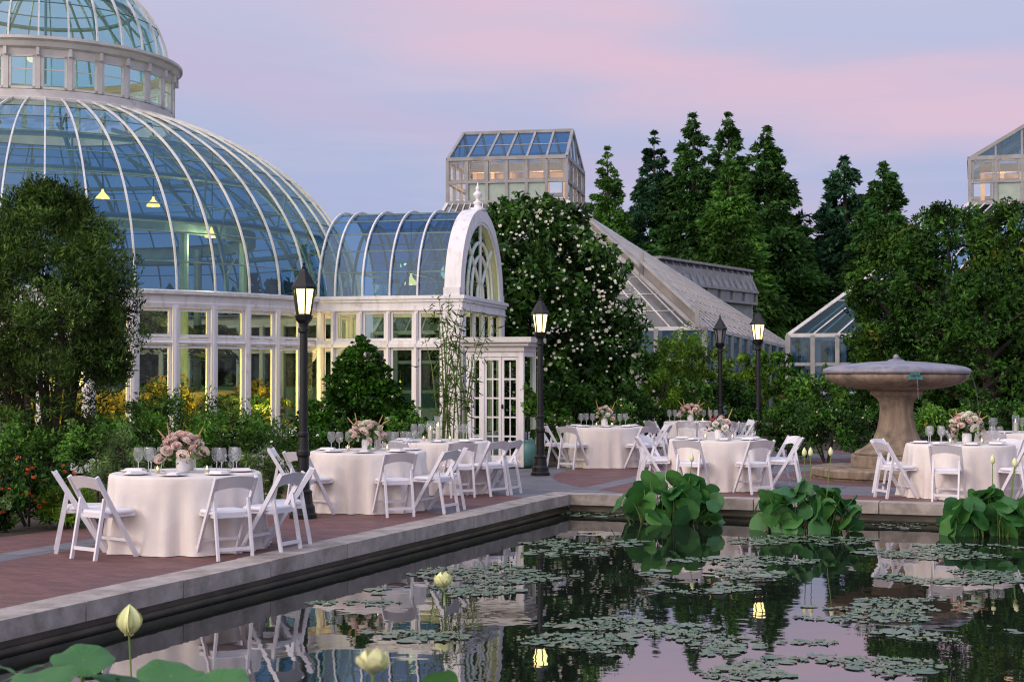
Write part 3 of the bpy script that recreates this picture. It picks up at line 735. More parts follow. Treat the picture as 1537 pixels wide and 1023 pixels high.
# cornices, corner piers, base, transoms
mb = MB()
for (x0, x1, y0, y1) in ((XL, .05, 0, 0), (0, 0, -.05, WD), (XL, .05, WD, WD)):
    for z, h, d in ((3.335, .07, .26), (3.27, .06, .20), (3.17, .14, .14), (3.085, .03, .18)):
        mb.beam((x0, y0, z), (x1 + (d / 2 - .06 if x1 != x0 else 0), y1, z), d, h)
wpart(mb, 'wing_cornice', 'white')
mb = MB()
mb.box((-.17, 0, 1.54), (.36, .13, 3.07)); mb.box((0, .12, 1.54), (.12, .24, 3.06)); mb.box((0, WD - .15, 1.54), (.12, .30, 3.06))
for z in (2.42, 2.36): mb.beam((XL, -.01 if z > 2.4 else -.03, z), (-.35, -.01 if z > 2.4 else -.03, z), .12, .075)
mb.beam((0, .25, 2.40), (0, WD - .3, 2.40), .10, .12)
mb.beam((XL, 0, .26), (-.35, 0, .26), .14, .52); mb.beam((0, .25, .26), (0, WD - .3, .26), .14, .52)
WX = [-2.68 + .594 * k for k in range(5)]
for x in WX[:-1] + [-2.98]: mb.box((x - .015, -.0, 1.79), (.075, .125, 2.53))
for x in WX[:-1]: mb.box((x - .015, -.07, 1.77), (.035, .04, 2.5))
for k in range(1, 4): mb.box((0, .25 + (WD - .55) * k / 4, 1.8), (.10, .09, 2.5))
wpart(mb, 'wing_wall', 'white')
for k in range(4):
    xc = -2.40 + .594 * k
    for z0, z1 in ((2.46, 3.06), (.53, 2.32)):
        o = window(cons, 0, 0, 0, .50, z0, z1, 'wallglass', fw=.05)
        q = Matrix.Translation(wl0) @ Matrix.Rotation(wrot, 4, 'Z'); p = q @ Vector((xc, -.02, 0)); o.location = p; o.rotation_euler = (0, 0, wrot)
mb = MB()
for k in range(4):
    y0, y1 = .25 + (WD - .55) * k / 4, .25 + (WD - .55) * (k + 1) / 4
    for z0, z1 in ((2.46, 3.06), (.53, 2.34)): mb.quad((0, y0, z0), (0, y1, z0), (0, y1, z1), (0, y0, z1))
mb.quad((XL, WD, .5), (0, WD, .5), (0, WD, 3.1), (XL, WD, 3.1))
wpart(mb, 'gable_wall_glazing', 'wallglass')
mb = MB(); mb.quad((XL - 1, .05, .04), (-.05, .05, .04), (-.05, WD - .05, .04), (XL - 1, WD - .05, .04)); wpart(mb, 'wing_floor', 'floorin')
# entrance porch in front of the gable corner, french doors facing the pool
PW = Vector(at(702, 699, 28.4)); PW.z = 0; pl0 = inv @ PW
def ppart(mb, name, mat, parent=cons): return mb.build(name, mat, cons, tuple(pl0), wrot)
PWD = 1.10
mb = MB()
mb.box((PWD / 2 + .03, .45, 2.44), (PWD + .36, 1.36, .10)); mb.box((PWD / 2 + .03, .45, 2.355), (PWD + .22, 1.22, .07)); mb.box((PWD / 2, .45, 2.27), (PWD + .08, 1.08, .10))
ppart(mb, 'porch_roof', 'white2')
mb = MB()
for x, y in ((.03, 0), (PWD - .03, 0), (PWD - .03, 1.0)): mb.box((x, y, 1.11), (.10, .10, 2.22))
mb.box((PWD / 2, 0, 2.165), (PWD - .16, .09, .10)); mb.box((PWD / 2, -.02, .05), (PWD - .16, .16, .08)); mb.box((.31, 0, 1.10), (.05, .08, 2.02))
mb.box((PWD - .03, .5, .35), (.06, .9, .6)); mb.box((PWD - .03, .5, 2.17), (.06, .9, .10))
for z in (1.05, 1.5): mb.box((PWD - .03, .5, z), (.04, .9, .035))
ppart(mb, 'porch_frame', 'white')
mb = MB(); mb.quad((PWD - .03, .05, .6), (PWD - .03, .95, .6), (PWD - .03, .95, 2.15), (PWD - .03, .05, 2.15)); ppart(mb, 'porch_side_glazing', 'wallglass')
def leafdoor(x0, x1, name, z0=.10, z1=2.11, solid=.30, cols=1, rows=5):
    mb = MB(); w = x1 - x0; xc = (x0 + x1) / 2; st = .05
    for x in (x0 + st / 2, x1 - st / 2): mb.box((x, 0, (z0 + z1) / 2), (st, .045, z1 - z0))
    mb.box((xc, 0, z1 - .03), (w - 2 * st, .045, .06)); mb.box((xc, 0, z0 + .06), (w - 2 * st, .045, .12))
    if cols == 2: mb.box((xc, 0, (z0 + z1) / 2), (.02, .035, z1 - z0 - .2))
    for k in range(1, rows):
        z = z0 + .12 + (z1 - z0 - .18) * k / rows; mb.box((xc, -.003, z), (w - 2 * st, .035, .032))
    o = ppart(mb, name, 'white')
    g = MB()
    for k in range(rows):
        za, zb = z0 + .12 + (z1 - z0 - .18) * k / rows, z0 + .12 + (z1 - z0 - .18) * (k + 1) / rows; j = rng.uniform(-.003, .003)
        g.quad((x0 + st, .005 + j, za), (x1 - st, .005 - j, za), (x1 - st, .005 + j, zb), (x0 + st, .005 - j, zb))
    g.build('panes', 'wallglass', o)
    return o
leafdoor(.085, .285, 'porch_side_window')
d1 = leafdoor(.335, .67, 'door', cols=2); d2 = leafdoor(.68, 1.015, 'door', cols=2)
MB().ball((.70, -.05, 1.16), .024, 8, 6, 2).build('door_handle', 'black', d2)

# pendant lamps inside, the warm light they give, then added glow lights
def pendant(px, py, Y, ceil, label, power, sc=.72):
    p = at(px, py, Y); t = thing('pendant_lamp', label, 'lamp', tuple(p), 0, 'lit pendant lamps inside the conservatory')
    MB().lathe([(.03 * sc, .16), (.05 * sc, .10), (.20 * sc, -.02), (.21 * sc, -.06)], 14).build('lamp_shade', 'pendant', t)
    MB().ball((0, 0, -.02), .06 * sc, 8, 6).build('bulb', 'bulb', t)
    MB().tube([(0, 0, .16), (0, 0, ceil)], .012, 4).build('cord', 'black', t)
    point(t, (0, 0, -.22), power, (1, .68, .26), .15)
pendant(154, 295, 31.5, 1.6, 'glowing pendant lamp high inside the big dome beside the left tree', 160)
pendant(318, 352, 30.5, 1.8, 'glowing pendant lamp inside the dome, lower and farther right', 170)
pendant(230, 306, 32.5, 1.6, 'glowing pendant lamp inside the dome between two others', 120)
pendant(617, 423, 31.4, 1.4, 'glowing pendant lamp inside the blue vaulted wing', 70, .7)
for q, pw in (((.55, -6.1, 1.7), 240), ((-1.3, -6.1, 1.5), 380), ((-2.9, -5.6, 1.5), 380), ((4.4, -4.6, 1.5), 230), ((2.5, -5.7, 1.4), 170), ((0, 0, 8.9), 40)):  # added lights without fixtures, for the amber glow behind the windows
    point(cons, q, pw, (1, .66, .16), .25)
point(cons, tuple(wl0 + Vector((-1.2, 1.9, 0)) + Vector((0, 0, 2.2))), 30, (1, .7, .3), .2)
def palm(label, x, y, h, n, seed, sc=1.0):
    """indoor palm: arching fronds of narrow leaflets on a short trunk"""
    rs = np.random.default_rng(seed); p = cons.matrix_world if False else Matrix.Translation(DC) @ Matrix.Rotation(-FACE, 4, 'Z')
    w = p @ Vector((x, y, 0)); t = thing('indoor_palm', label, 'plant', tuple(w), 0, 'palms inside the conservatory')
    MB().tube([(0, 0, .03), (.04, 0, h * .5), (0, 0, h)], [.09 * sc, .07 * sc, .05 * sc], 7).build('trunk', 'bark', t)
    C = []; D = []
    for k in range(n):
        a = rs.uniform(0, 2 * PI); l = rs.uniform(.8, 1.3) * sc; e = rs.uniform(.2, 1.2)
        for q in np.linspace(.15, 1, 26):
            r = l * q * math.cos(e * .6); z = h + l * (math.sin(e) * q - .75 * q * q)
            for s_ in (-1, 1):
                ca, sa = math.cos(a), math.sin(a); off = .12 * sc * (1 - q * .6) * s_
                C.append((r * ca - off * sa, r * sa + off * ca, z - .03)); D.append((ca * .5 - s_ * sa, sa * .5 + s_ * ca, -.35))
    D = np.array(D); D /= np.linalg.norm(D, axis=1)[:, None]
    leafmesh('fronds', np.array(C), .26 * sc, 'lf_palm', t, rs, D, .9, .16)
for i, (x, y, h, n, lb) in enumerate((( -1.4, -5.6, .7, 16, 'arching indoor palm behind the leftmost visible windows, lit yellow'), (.9, -5.7, .5, 14, 'low indoor palm behind the second dome window'), (2.6, -5.2, .6, 14, 'indoor palm behind the middle dome windows'), (4.2, -4.0, 1.0, 16, 'indoor palm near the wing end of the dome windows'), (1.0, -1.0, 2.8, 18, 'tall indoor palm in the centre of the dome'), (-2.4, 1.8, 2.4, 18, 'tall indoor palm at the back of the dome'), (3.2, 2.0, 2.6, 18, 'tall indoor palm at the right back of the dome'))):
    palm(lb, x, y, h, n, 40 + i, 1.0 if i < 4 else 1.7)

mw = Matrix.Translation(DC) @ Matrix.Rotation(-FACE, 4, 'Z')
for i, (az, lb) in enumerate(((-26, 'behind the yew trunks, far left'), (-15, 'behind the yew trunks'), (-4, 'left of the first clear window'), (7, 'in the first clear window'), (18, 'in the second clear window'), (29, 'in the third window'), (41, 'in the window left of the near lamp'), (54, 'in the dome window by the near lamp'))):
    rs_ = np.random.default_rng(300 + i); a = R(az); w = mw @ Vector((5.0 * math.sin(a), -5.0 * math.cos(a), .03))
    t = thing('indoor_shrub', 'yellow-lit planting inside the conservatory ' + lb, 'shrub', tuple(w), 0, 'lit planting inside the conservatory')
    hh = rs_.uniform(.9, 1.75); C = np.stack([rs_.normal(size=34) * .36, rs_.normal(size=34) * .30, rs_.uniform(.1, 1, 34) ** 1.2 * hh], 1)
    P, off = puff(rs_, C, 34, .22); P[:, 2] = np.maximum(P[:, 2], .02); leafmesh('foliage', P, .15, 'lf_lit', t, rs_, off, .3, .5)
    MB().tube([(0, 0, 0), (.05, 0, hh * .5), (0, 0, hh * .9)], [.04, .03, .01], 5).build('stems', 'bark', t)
# ================================================================== GLASSHOUSES BEHIND
def glasshouse(label, corner, yaw, wid, dep, zb, ze, zr, ridge_x, nw, ndp, skirts, walls, seed, light=True):
    """lantern tower (glazed walls, gabled roof) above sloping glass skirts. local: x right along the front, y back, origin at the lantern's front left corner"""
    t = thing('glasshouse', label, 'building', (corner.x, corner.y, 0), -yaw); rs = random.Random(seed)
    V = Vector; fl_, fr_, br_, bl_ = V((0, 0, 0)), V((wid, 0, 0)), V((wid, dep, 0)), V((0, dep, 0)); U = V((0, 0, 1))
    fb = MB(); gc = MB(); gf = MB()
    zm = zb + (ze - zb) * .46
    for a, b, n, nn in ((fl_, fr_, nw, (0, -1, 0)), (fr_, br_, ndp, (1, 0, 0)), (br_, bl_, nw, (0, 1, 0)), (bl_, fl_, ndp, (-1, 0, 0))):
        w = bil(a + U * zb, b + U * zb, b + U * ze, a + U * ze)
        bars(fb, w, n, 2, .12, 0, nn); 
        for z, h in ((zb, .2), (zm, .12), (ze, .2)): fb.beam(a + U * z, b + U * z, .15, h * .8)
        for i in range(n):
            hi = bil(a.lerp(b, i / n) + U * zm, a.lerp(b, (i + 1) / n) + U * zm, a.lerp(b, (i + 1) / n) + U * ze, a.lerp(b, i / n) + U * ze); panes(gc, hi, 1, 1, rs, .004)
            lo = bil(a.lerp(b, i / n) + U * zb, a.lerp(b, (i + 1) / n) + U * zb, a.lerp(b, (i + 1) / n) + U * zm, a.lerp(b, i / n) + U * zm)
            if 0 < i < n - 1 and n == nw and nn[1] < 0: q_ = MB(); panes(q_, lo, 1, 1, rs, .003); q_.build('frosted_pane', 'frost', t)
            else: panes(gc, lo, 1, 1, rs, .003)
            # inner sash of each opening
            bars(fb, lambda u, v: a.lerp(b, (i + .12 + .76 * u) / n) + U * (zm + .1 + (ze - zm - .25) * v), 1, 1, .06, .06, nn)
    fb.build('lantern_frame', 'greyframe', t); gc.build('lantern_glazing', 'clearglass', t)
    rbm = MB(); rgm = MB()
    if ridge_x:                                                      # ridge runs along the front
        r0, r1 = V((.12, dep / 2, zr)), V((wid - .12, dep / 2, zr))
        roofs = ((fl_ + U * ze, fr_ + U * ze, r1, r0, nw, (0, -1, 1)), (br_ + U * ze, bl_ + U * ze, r0, r1, nw, (0, 1, 1)))
        gab = ((fr_, br_, r1), (bl_, fl_, r0))
    else:
        r0, r1 = V((wid / 2, .05, zr)), V((wid / 2, dep - .05, zr))
        roofs = ((bl_ + U * ze, fl_ + U * ze, r0, r1, ndp, (-1, 0, 1)), (fr_ + U * ze, br_ + U * ze, r1, r0, ndp, (1, 0, 1)))
        gab = ((fl_, fr_, r0), (br_, bl_, r1))
    for a, b, c, d, n, nn in roofs:
        fn = bil(a, b, c, d); panes(rgm, fn, n, 2, rs, .008); bars(rbm, fn, n, 2, .09, .045, nn); rbm.beam(a, b, .2, .14)
    for a, b, c in gab:
        a2, b2 = a + U * ze, b + U * ze; rgm.add((a2, b2, c), ((0, 1, 2),))
        rbm.beam(a2, c, .12, .14); rbm.beam(b2, c, .12, .14)
        for k in range(1, 5):
            p = a2.lerp(b2, k / 5); top = a2.lerp(c, min(1, k / 2.5)) if k < 2.5 else b2.lerp(c, (5 - k) / 2.5); rbm.beam(p, top, .07, .07)
    rbm.beam(r0, r1, .16, .16)
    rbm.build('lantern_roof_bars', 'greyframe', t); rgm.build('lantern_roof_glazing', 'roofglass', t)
    MB().box((wid / 2, dep / 2, zb + .02), (wid - .3, dep - .3, .08)).build('lantern_glow_slab', 'peach_glow', t)  # slab added inside the lantern to catch its warm light
    it = MB()                                                        # inner gantry and pipes seen through the panes
    it.beam((.4, dep * .7, zm + .7), (wid - .4, dep * .7, zm + .7), .25, .22); it.beam((.4, dep * .35, ze - .15), (wid - .4, dep * .35, ze - .15), .2, .35)
    for k in range(6): it.beam((.5 + k * (wid - 1) / 5, dep * .6, zb), (.5 + k * (wid - 1) / 5, dep * .6, ze), .16, .16)
    it.build('lantern_gantry', 'peach_glow', t)
    if light:
        for k in (.25, .75): point(t, (wid * k, dep * .4, zm + .25), 60, (1, .66, .40), .3)
    sb = MB(); sg = MB()
    inv_ = (Matrix.Translation((corner.x, corner.y, 0)) @ Matrix.Rotation(-yaw, 4, 'Z')).inverted()
    for a, b, c, d, nu, nv, wr in skirts:                            # a,b eave (world or local), c,d lantern side (local)
        a, b = [inv_ @ q if wr else q for q in (a, b)]
        fn = bil(a, b, c, d); nn = (b - a).cross(d - a).normalized(); panes(sg, fn, nu, nv, rs, .01); bars(sb, fn, nu, nv, .045, .025, nn, lift=.02)
        sb.beam(a, b, .14, .14); sb.beam(b, c, .12, .12, nn); sb.beam(a, d, .12, .12, nn)
    sb.build('roof_bars', 'white2', t); sg.build('roof_glazing', 'hazeglass' if light == 1 else 'roofglass', t)
    wb = MB(); wg = MB()
    for a, b, n in walls:
        a, b = inv_ @ a, inv_ @ b; z = Vector((0, 0, 1)); a0, b0 = Vector((a.x, a.y, 0)), Vector((b.x, b.y, 0))
        fn = bil(a0, b0, b, a); nn = (b0 - a0).cross(Vector((0, 0, 1))).normalized()
        panes(wg, fn, n, 3, rs, .01); bars(wb, fn, n, 3, .16, .12, nn); wb.beam(a0 + z * .25, b0 + z * .25, .24, .5)
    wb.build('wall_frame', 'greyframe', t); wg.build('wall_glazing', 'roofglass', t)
    return t, inv_
# first glasshouse, above the flowering tree
Cn = at(672, 305, 60); yaw = R(10.6); WID, DEP = 4.93, 5.0
def loc2w(c, yaw, p): return Matrix.Translation((c.x, c.y, 0)) @ Matrix.Rotation(-yaw, 4, 'Z') @ Vector(p)
zb, ze, zr = at(672, 305, 60).z, at(672, 240, 60).z, at(685, 201, 62.4).z
FL, FR, BR = at(560, 500, 56), at(1058, 492, 54), at(1194, 524, 66)
V = Vector
gh1, inv1 = glasshouse('pale glasshouse with square glazed tower and long sloping roof behind the flowering tree', Cn, yaw, WID, DEP, zb, ze, zr, True, 6, 4,
    [(FL, FR, V((WID, 0, zb)), V((0, 0, zb)), 20, 8, True), (FR, BR, V((WID, DEP, zb)), V((WID, 0, zb)), 18, 12, True)], [(FL, FR, 14), (FR, BR, 12)], 7, 1)
hb = MB(); hp = MB()
h0, h1 = V((WID, 0, zb)), inv1 @ FR
for k0, k1 in ((.25, .62), (.62, 1.0)):
    p, q = h0.lerp(h1, k0), h0.lerp(h1, k1); up = V((0, 0, 1)); d = (q - p).normalized()
    off = V((-.25, -.45, 0)); hh = .38 if k0 < .5 else .58
    hp.add([p + off, q + off, q + off + up * hh, p + off + up * hh], ((0, 1, 2, 3),))
    hb.beam(p + off + up * hh, q + off + up * hh, .18, .12); hb.beam(p + off, p + off + up * (hh + .3), .16, .16); hb.beam(q + off, q + off + up * (hh + .1), .16, .16)
    hb.beam(p + off + up * .02, q + off + up * .02, .18, .14)
hb.build('hip_parapet', 'greyframe', gh1); hp.build('hip_parapet_panel', 'tan', gh1)
# low clerestory of another glasshouse showing above that slope
p0, p1 = at(985, 386, 68), at(1122, 413, 77); p1.z = p0.z
t = thing('greenhouse', 'low white greenhouse ridge with slatted vents, behind the sloping glass roof', 'building', (p0.x, p0.y, 0), math.atan2(p1.y - p0.y, p1.x - p0.x))
ln_ = (Vector((p1.x, p1.y, 0)) - Vector((p0.x, p0.y, 0))).length; z = p0.z
mb = MB(); mb.beam((0, 0, z), (ln_ + .3, 0, z), .5, .12); mb.beam((0, -.55, z - 1.15), (ln_, -.55, z - 1.15), .2, .14)
for k in range(15): mb.beam((ln_ * k / 14, -.05, z - .05), (ln_ * k / 14, -.55, z - 1.15), .10, .08)
for k in range(8): mb.beam((ln_ * k / 7, -.5, z - 1.2), (ln_ * k / 7, -.5, z - 1.75), .10, .08)
mb.beam((0, -.5, z - 1.75), (ln_, -.5, z - 1.75), .14, .12)
mb.build('vent_frame', 'greyframe', t)
mb = MB(); fn = bil((0, -.5, z - 1.1), (ln_, -.5, z - 1.1), (ln_, 0, z - .03), (0, 0, z - .03)); panes(mb, fn, 14, 1, rng, .01)
mb.quad((0, -.46, z - 1.75), (ln_, -.46, z - 1.75), (ln_, -.46, z - 1.2), (0, -.46, z - 1.2)); mb.quad((ln_, -.5, z - 1.75), (ln_, .6, z - 1.75), (ln_, .05, z), (ln_, -.02, z)); mb.build('vent_glazing', 'greyglass', t)
mb = MB(); mb.box((ln_ / 2, 1.0, (z - .3) / 2), (ln_, 2.6, z - .3)); mb.build('wall', 'greyframe', t)
# second glasshouse, right edge of the picture
C2 = at(1456, 305, 58); zb2, ze2, zr2 = C2.z, at(1456, 238, 58).z, at(1545, 184, 58).z
F2L, F2R, B2L = at(1183, 503, 55), at(1800, 500, 52), at(1330, 470, 72)
B2L.z = F2L.z
W2, D2 = 4.9, 6.0
gh2, inv2 = glasshouse('second pale glasshouse at the right edge, its tower gable above the dark trees', C2, R(17.5), W2, D2, zb2, ze2, zr2, False, 5, 5,
    [(F2L, F2R, V((W2, 0, zb2)), V((0, 0, zb2)), 16, 4, True), (B2L, F2L, V((0, 0, zb2)), V((0, D2, zb2)), 8, 4, True)], [(F2L, F2R, 16), (B2L, F2L, 8)], 9, 2)

# ================================================================== TREES AND PLANTS
TY = 190
for args in (
    ('leftmost bright green conifer beside the glass tower', 912, 212, 0, TY, 172, 'lf_redwood3', 11),
    ('slim dark blue-green conifer, second from the glass tower', 982, 188, 0, TY + 8, 190, 'lf_redwood2', 12),
    ('tall dark green conifer left of the tallest pair', 1041, 162, 0, TY + 4, 236, 'lf_redwood', 13),
    ('tallest dark conifer, its narrow top between two others', 1094, 160, 0, TY + 12, 216, 'lf_redwood', 14),
    ('bright green conifer standing in front of the tallest one', 1096, 222, 0, TY - 14, 226, 'lf_redwood3', 15),
    ('broad-topped tall conifer on the right of the close group', 1152, 183, 0, TY + 2, 262, 'lf_redwood', 16),
    ('dark conifer alone left of the right-hand pair gap', 1268, 228, 0, TY + 6, 236, 'lf_redwood2', 17),
    ('green conifer overlapping the big round trees at right', 1328, 237, 0, TY - 4, 236, 'lf_redwood', 18)):
    conifer(*args, n=860, per=44)
# far woodland closing the horizon
rg_ = np.random.default_rng(77)
cx = rg_.uniform(-170, 170, 900); cy_ = rg_.uniform(228, 262, 900); hz = rg_.uniform(.05, 1, 900) * (11 + 4 * np.sin(cx * .11) + 2.5 * np.sin(cx * .31))
keep = np.ones(900, bool)
P, off = puff(rg_, np.stack([cx, cy_, hz], 1)[keep], 22, 3.2)
tag(leafmesh('far_woods', P, 2.3, 'lf_far', None, rg_, off, .3, .7), 'distant dark woodland along the horizon behind the glasshouses', 'woods', kind='stuff')

# dark multi-stemmed yew at the left
def yew():
    rs = np.random.default_rng(3); Y = 21.5; s = FOC / Y; X = (72 - CX) / s
    t = thing('yew_tree', 'large dark multi-stemmed yew in front of the dome at left', 'tree', (X, Y, 0))
    mb = MB(); ends = []
    for k in range(13):
        a = k * 2 * PI / 13 + rs.uniform(-.2, .2); r = rs.uniform(.35, 1.0); h = rs.uniform(1.9, 3.3); b = rs.uniform(.05, .28)
        p = [(math.cos(a) * b, math.sin(a) * b, 0), (math.cos(a) * (b + r * .25) + rs.uniform(-.06, .06), math.sin(a) * (b + r * .25), h * .33), (math.cos(a) * r * .75 + rs.uniform(-.08, .08), math.sin(a) * r * .75, h * .68), (math.cos(a) * r, math.sin(a) * r, h)]
        mb.tube(p, [.07, .05, .035, .015], 6); ends.append(p)
        for q in range(4):
            c = Vector(p[1]).lerp(Vector(p[3]), rs.uniform(.0, .7)); d = c + Vector((rs.uniform(-.5, .5), rs.uniform(-.5, .5), rs.uniform(.25, .7))); mb.tube([c, c.lerp(d, .5) + Vector((.04, 0, .03)), d], [.02, .014, .006], 4)
    mb.build('trunk', 'bark', t)
    # spreading crown, broad and low, tapering upwards, twiggy beneath
    n = 620; z = rs.uniform(.75, 4.5, n) ; a = rs.uniform(0, 2 * PI, n)
    prof = np.interp(z, [.7, 1.2, 1.8, 2.4, 2.9, 3.4, 3.85, 4.3, 4.6], [.75, .98, 1.16, 1.28, 1.18, 1.08, .84, .5, .2])
    rr = prof * rs.uniform(.3, 1, n) ** .45 * (1 + .12 * np.sin(3 * a + z * 2) + rs.uniform(-.1, .12, n))
    keep = (z > 1.75) | (rs.uniform(0, 1, n) < .38)
    C = np.stack([np.cos(a) * rr, np.sin(a) * rr * .9, z], 1)[keep]
    P, off = puff(rs, C, 130, rs.uniform(.14, .30, len(C)), .85)
    leafmesh('crown', P, .092, 'lf_yew', t, rs, off + np.array([0, 0, .5]), .55, .22)
yew()
# magnolia-like flowering tree beside the wing
def flowering_tree():
    rs = np.random.default_rng(21); Y = 36.6; s = FOC / Y; X = (806 - CX) / s
    t = thing('flowering_tree', 'large dense dark tree covered in small white flowers behind the arched wing', 'tree', (X, Y, 0))
    mb = MB(); mb.tube([(0, 0, 0), (.1, 0, 1.5), (0, .1, 3.6)], [.22, .17, .08], 8)
    for k in range(9):
        a = k * .7; mb.tube([(0, 0, 1.0 + .15 * k), (math.cos(a) * .8, math.sin(a) * .8, 2.2 + .2 * k), (math.cos(a) * 1.4, math.sin(a) * 1.4, 3 + .2 * k)], [.09, .05, .02], 6)
    mb.build('trunk', 'bark', t)
    n = 640; z = rs.uniform(.25, 6.0, n); a = rs.uniform(0, 2 * PI, n)
    prof = np.interp(z, [0, .6, 1.6, 2.6, 3.6, 4.6, 5.3, 5.8, 6.1], [1.9, 2.2, 2.34, 2.30, 2.16, 1.86, 1.45, .9, .3])
    rr = prof * rs.uniform(.4, 1, n) ** .4 * (1 + .10 * np.sin(4 * a + z * 2.3) + .06 * np.sin(7 * a - z * 3.1) + rs.uniform(-.13, .12, n))
    C = np.stack([np.cos(a) * rr + np.interp(z, [0, 6], [.12, -.12]), np.sin(a) * rr, z], 1)
    P, off = puff(rs, C, 62, rs.uniform(.20, .40, n), .9)
    k = rs.permutation(n)[:170]; P2, o2 = puff(rs, C[k] * np.array([1.10, 1.10, 1.035]) , 26, rs.uniform(.10, .26, 170), 1.2); P = np.vstack([P, P2]); off = np.vstack([off, o2])
    leafmesh('crown', P, .19, 'lf_mag', t, rs, off + np.array([0, 0, -.35]), .55, .42)
    fm = blossom('p_cream', .052)
    F = []
    for i in range(760):
        if i % 5 == 0: hub = (rs.uniform(.9, 6.0), rs.uniform(PI + .02, 2 * PI - .02))
        zz = min(6.05, hub[0] + rs.normal() * .22) ; aa = hub[1] + rs.normal() * .12
        pr = np.interp(zz, [0, .6, 1.6, 2.6, 3.6, 4.6, 5.3, 5.8, 6.1], [1.9, 2.2, 2.34, 2.30, 2.16, 1.86, 1.45, .9, .3])
        r_ = pr * (1.06 + .10 * np.sin(4 * aa + zz * 2.3) + .06 * np.sin(7 * aa - zz * 3.1)) + rs.uniform(.0, .2)
        F.append((math.cos(aa) * r_ + np.interp(zz, [0, 6], [.12, -.12]), math.sin(aa) * r_, zz))
    for i, p in enumerate(F[:100]):
        f = link('flower', fm, t, p, (rs.uniform(.6, 2.2), rs.uniform(-.6, .6), 0)); f.scale = (rs.uniform(.7, 1.35),) * 3
    mb = MB(); base = [Vector(v.co) for v in fm.vertices]; fcs = [tuple(q.vertices) for q in fm.polygons]
    for p in F[100:]:
        m_ = Matrix.Translation(p) @ Matrix.Rotation(rs.uniform(.6, 2.2), 4, 'X') @ Matrix.Scale(rs.uniform(.5, 1.0), 4); mb.add([m_ @ v for v in base], fcs)
    o = mb.build('flower_cluster', 'p_cream', t); o['kind'] = 'stuff'
flowering_tree()
# big round dark trees at the right
def roundtree(label, px, top, Y, wpx, mat, seed, n=300, per=52, leaf=.2, zlow=.5):
    rs = np.random.default_rng(seed); s = FOC / Y; X = (px - CX) / s; h = (YH - top) / s + EYE; rm = wpx / 2 / s
    t = thing('broad_tree', label, 'tree', (X, Y, 0), 0, 'broad dark trees at the right')
    mb = MB(); mb.tube([(0, 0, 0), (.1, .1, h * .35), (0, 0, h * .8)], [.2, .15, .04], 8)
    for k in range(12):
        a = k * 2.4; z0 = h * (.1 + .045 * k); mb.tube([(0, 0, z0), (math.cos(a) * rm * .45, math.sin(a) * rm * .45, z0 + h * .13), (math.cos(a) * rm * .85, math.sin(a) * rm * .85, z0 + h * .2)], [.08, .045, .012], 5)
    mb.build('trunk', 'bark', t)
    z = rs.uniform(zlow, h - .25, n); a = rs.uniform(0, 2 * PI, n); q = (z - zlow) / (h - zlow)
    prof = rm * np.interp(q, [0, .2, .45, .7, .88, 1], [.75, .95, 1.0, .84, .55, .15])
    rr = prof * rs.uniform(.35, 1, n) ** .42 * (1 + .16 * np.sin(3 * a + z + seed) + rs.uniform(-.12, .12, n))
    P, off = puff(rs, np.stack([np.cos(a) * rr, np.sin(a) * rr, z], 1), per, rs.uniform(.12, .24, n) * rm, .75)
    n0 = len(P)
    if mat == 'lf_olive':
        k = rs.permutation(n)[:22]; P2, o2 = puff(rs, np.stack([np.cos(a) * rr * 1.12, np.sin(a) * rr * 1.12, z + .1], 1)[k], 14, .22); P = np.vstack([P, P2]); off = np.vstack([off, o2])
    o = leafmesh('crown', P, leaf, mat, t, rs, off + np.array([0, 0, .35]), .4, .38)
    if len(P) > n0:
        o.data.materials.append(M['lf_tips']); mi = np.zeros(len(P), np.int32); mi[n0:] = 1; o.data.polygons.foreach_set('material_index', mi)
roundtree('broad yellow-tipped tree rising left of the fountain bowl', 1352, 330, 42, 156, 'lf_olive', 31, leaf=.17)
roundtree('big dark tree directly behind the fountain bowl', 1425, 300, 40, 190, 'lf_dark', 32, 340, leaf=.16)
roundtree('big dark tree at the right edge under the glass tower', 1530, 292, 38, 190, 'lf_olive', 33, 340, leaf=.16)
roundtree('low dark tree between the fountain and the second glasshouse', 1322, 440, 45, 100, 'lf_dark', 34, 150, leaf=.17)
roundtree('dark tree filling the gap under the right-hand trees', 1480, 400, 36, 200, 'lf_dark', 35, 300, leaf=.16, zlow=.2)
# small light green tree in front of the sloping roof and fern mass
bush('small_tree', 'light green feathery small tree in front of the sloping glass roof', 'tree', 1022, 488, 0, 42, 112, 'lf_light', 51, 70, 60, .15, z0=.6, stems=4, sig=.26, aspect=.3)
bush('shrub', 'tall light green shrub before the sloping roof, beside the small feathery tree', 'shrub', 958, 505, 0, 41, 100, 'lf_mid', 98, 56, 55, .15)
bush('shrub', 'mid green shrub hiding the glass wall between the two slim lamps', 'shrub', 1108, 528, 0, 43, 104, 'lf_light', 99, 56, 55, .15)
bush('shrub', 'bushy green shrub before the second glasshouse wall', 'shrub', 1232, 560, 0, 39, 120, 'lf_mid', 100, 56, 55, .14)
bush('shrub', 'bright green ferny shrub right of the flowering tree', 'shrub', 985, 545, 0, 36, 86, 'lf_light', 52, 46, 55, .16, aspect=.25)
bush('shrub', 'yellow-green shrub behind the two slim lamps', 'shrub', 1160, 515, 0, 45, 90, 'lf_mid', 53, 50, 50, .16)
bush('shrub', 'dark shrub at the foot of the flowering tree beside the lamp', 'shrub', 850, 560, 0, 32.5, 110, 'lf_dark', 54, 50, 60, .12, group='shrubs behind the terrace')
bush('shrub', 'dark rounded shrub behind the far left table', 'shrub', 930, 572, 0, 33.5, 120, 'lf_dark', 55, 50, 60, .12, group='shrubs behind the terrace')
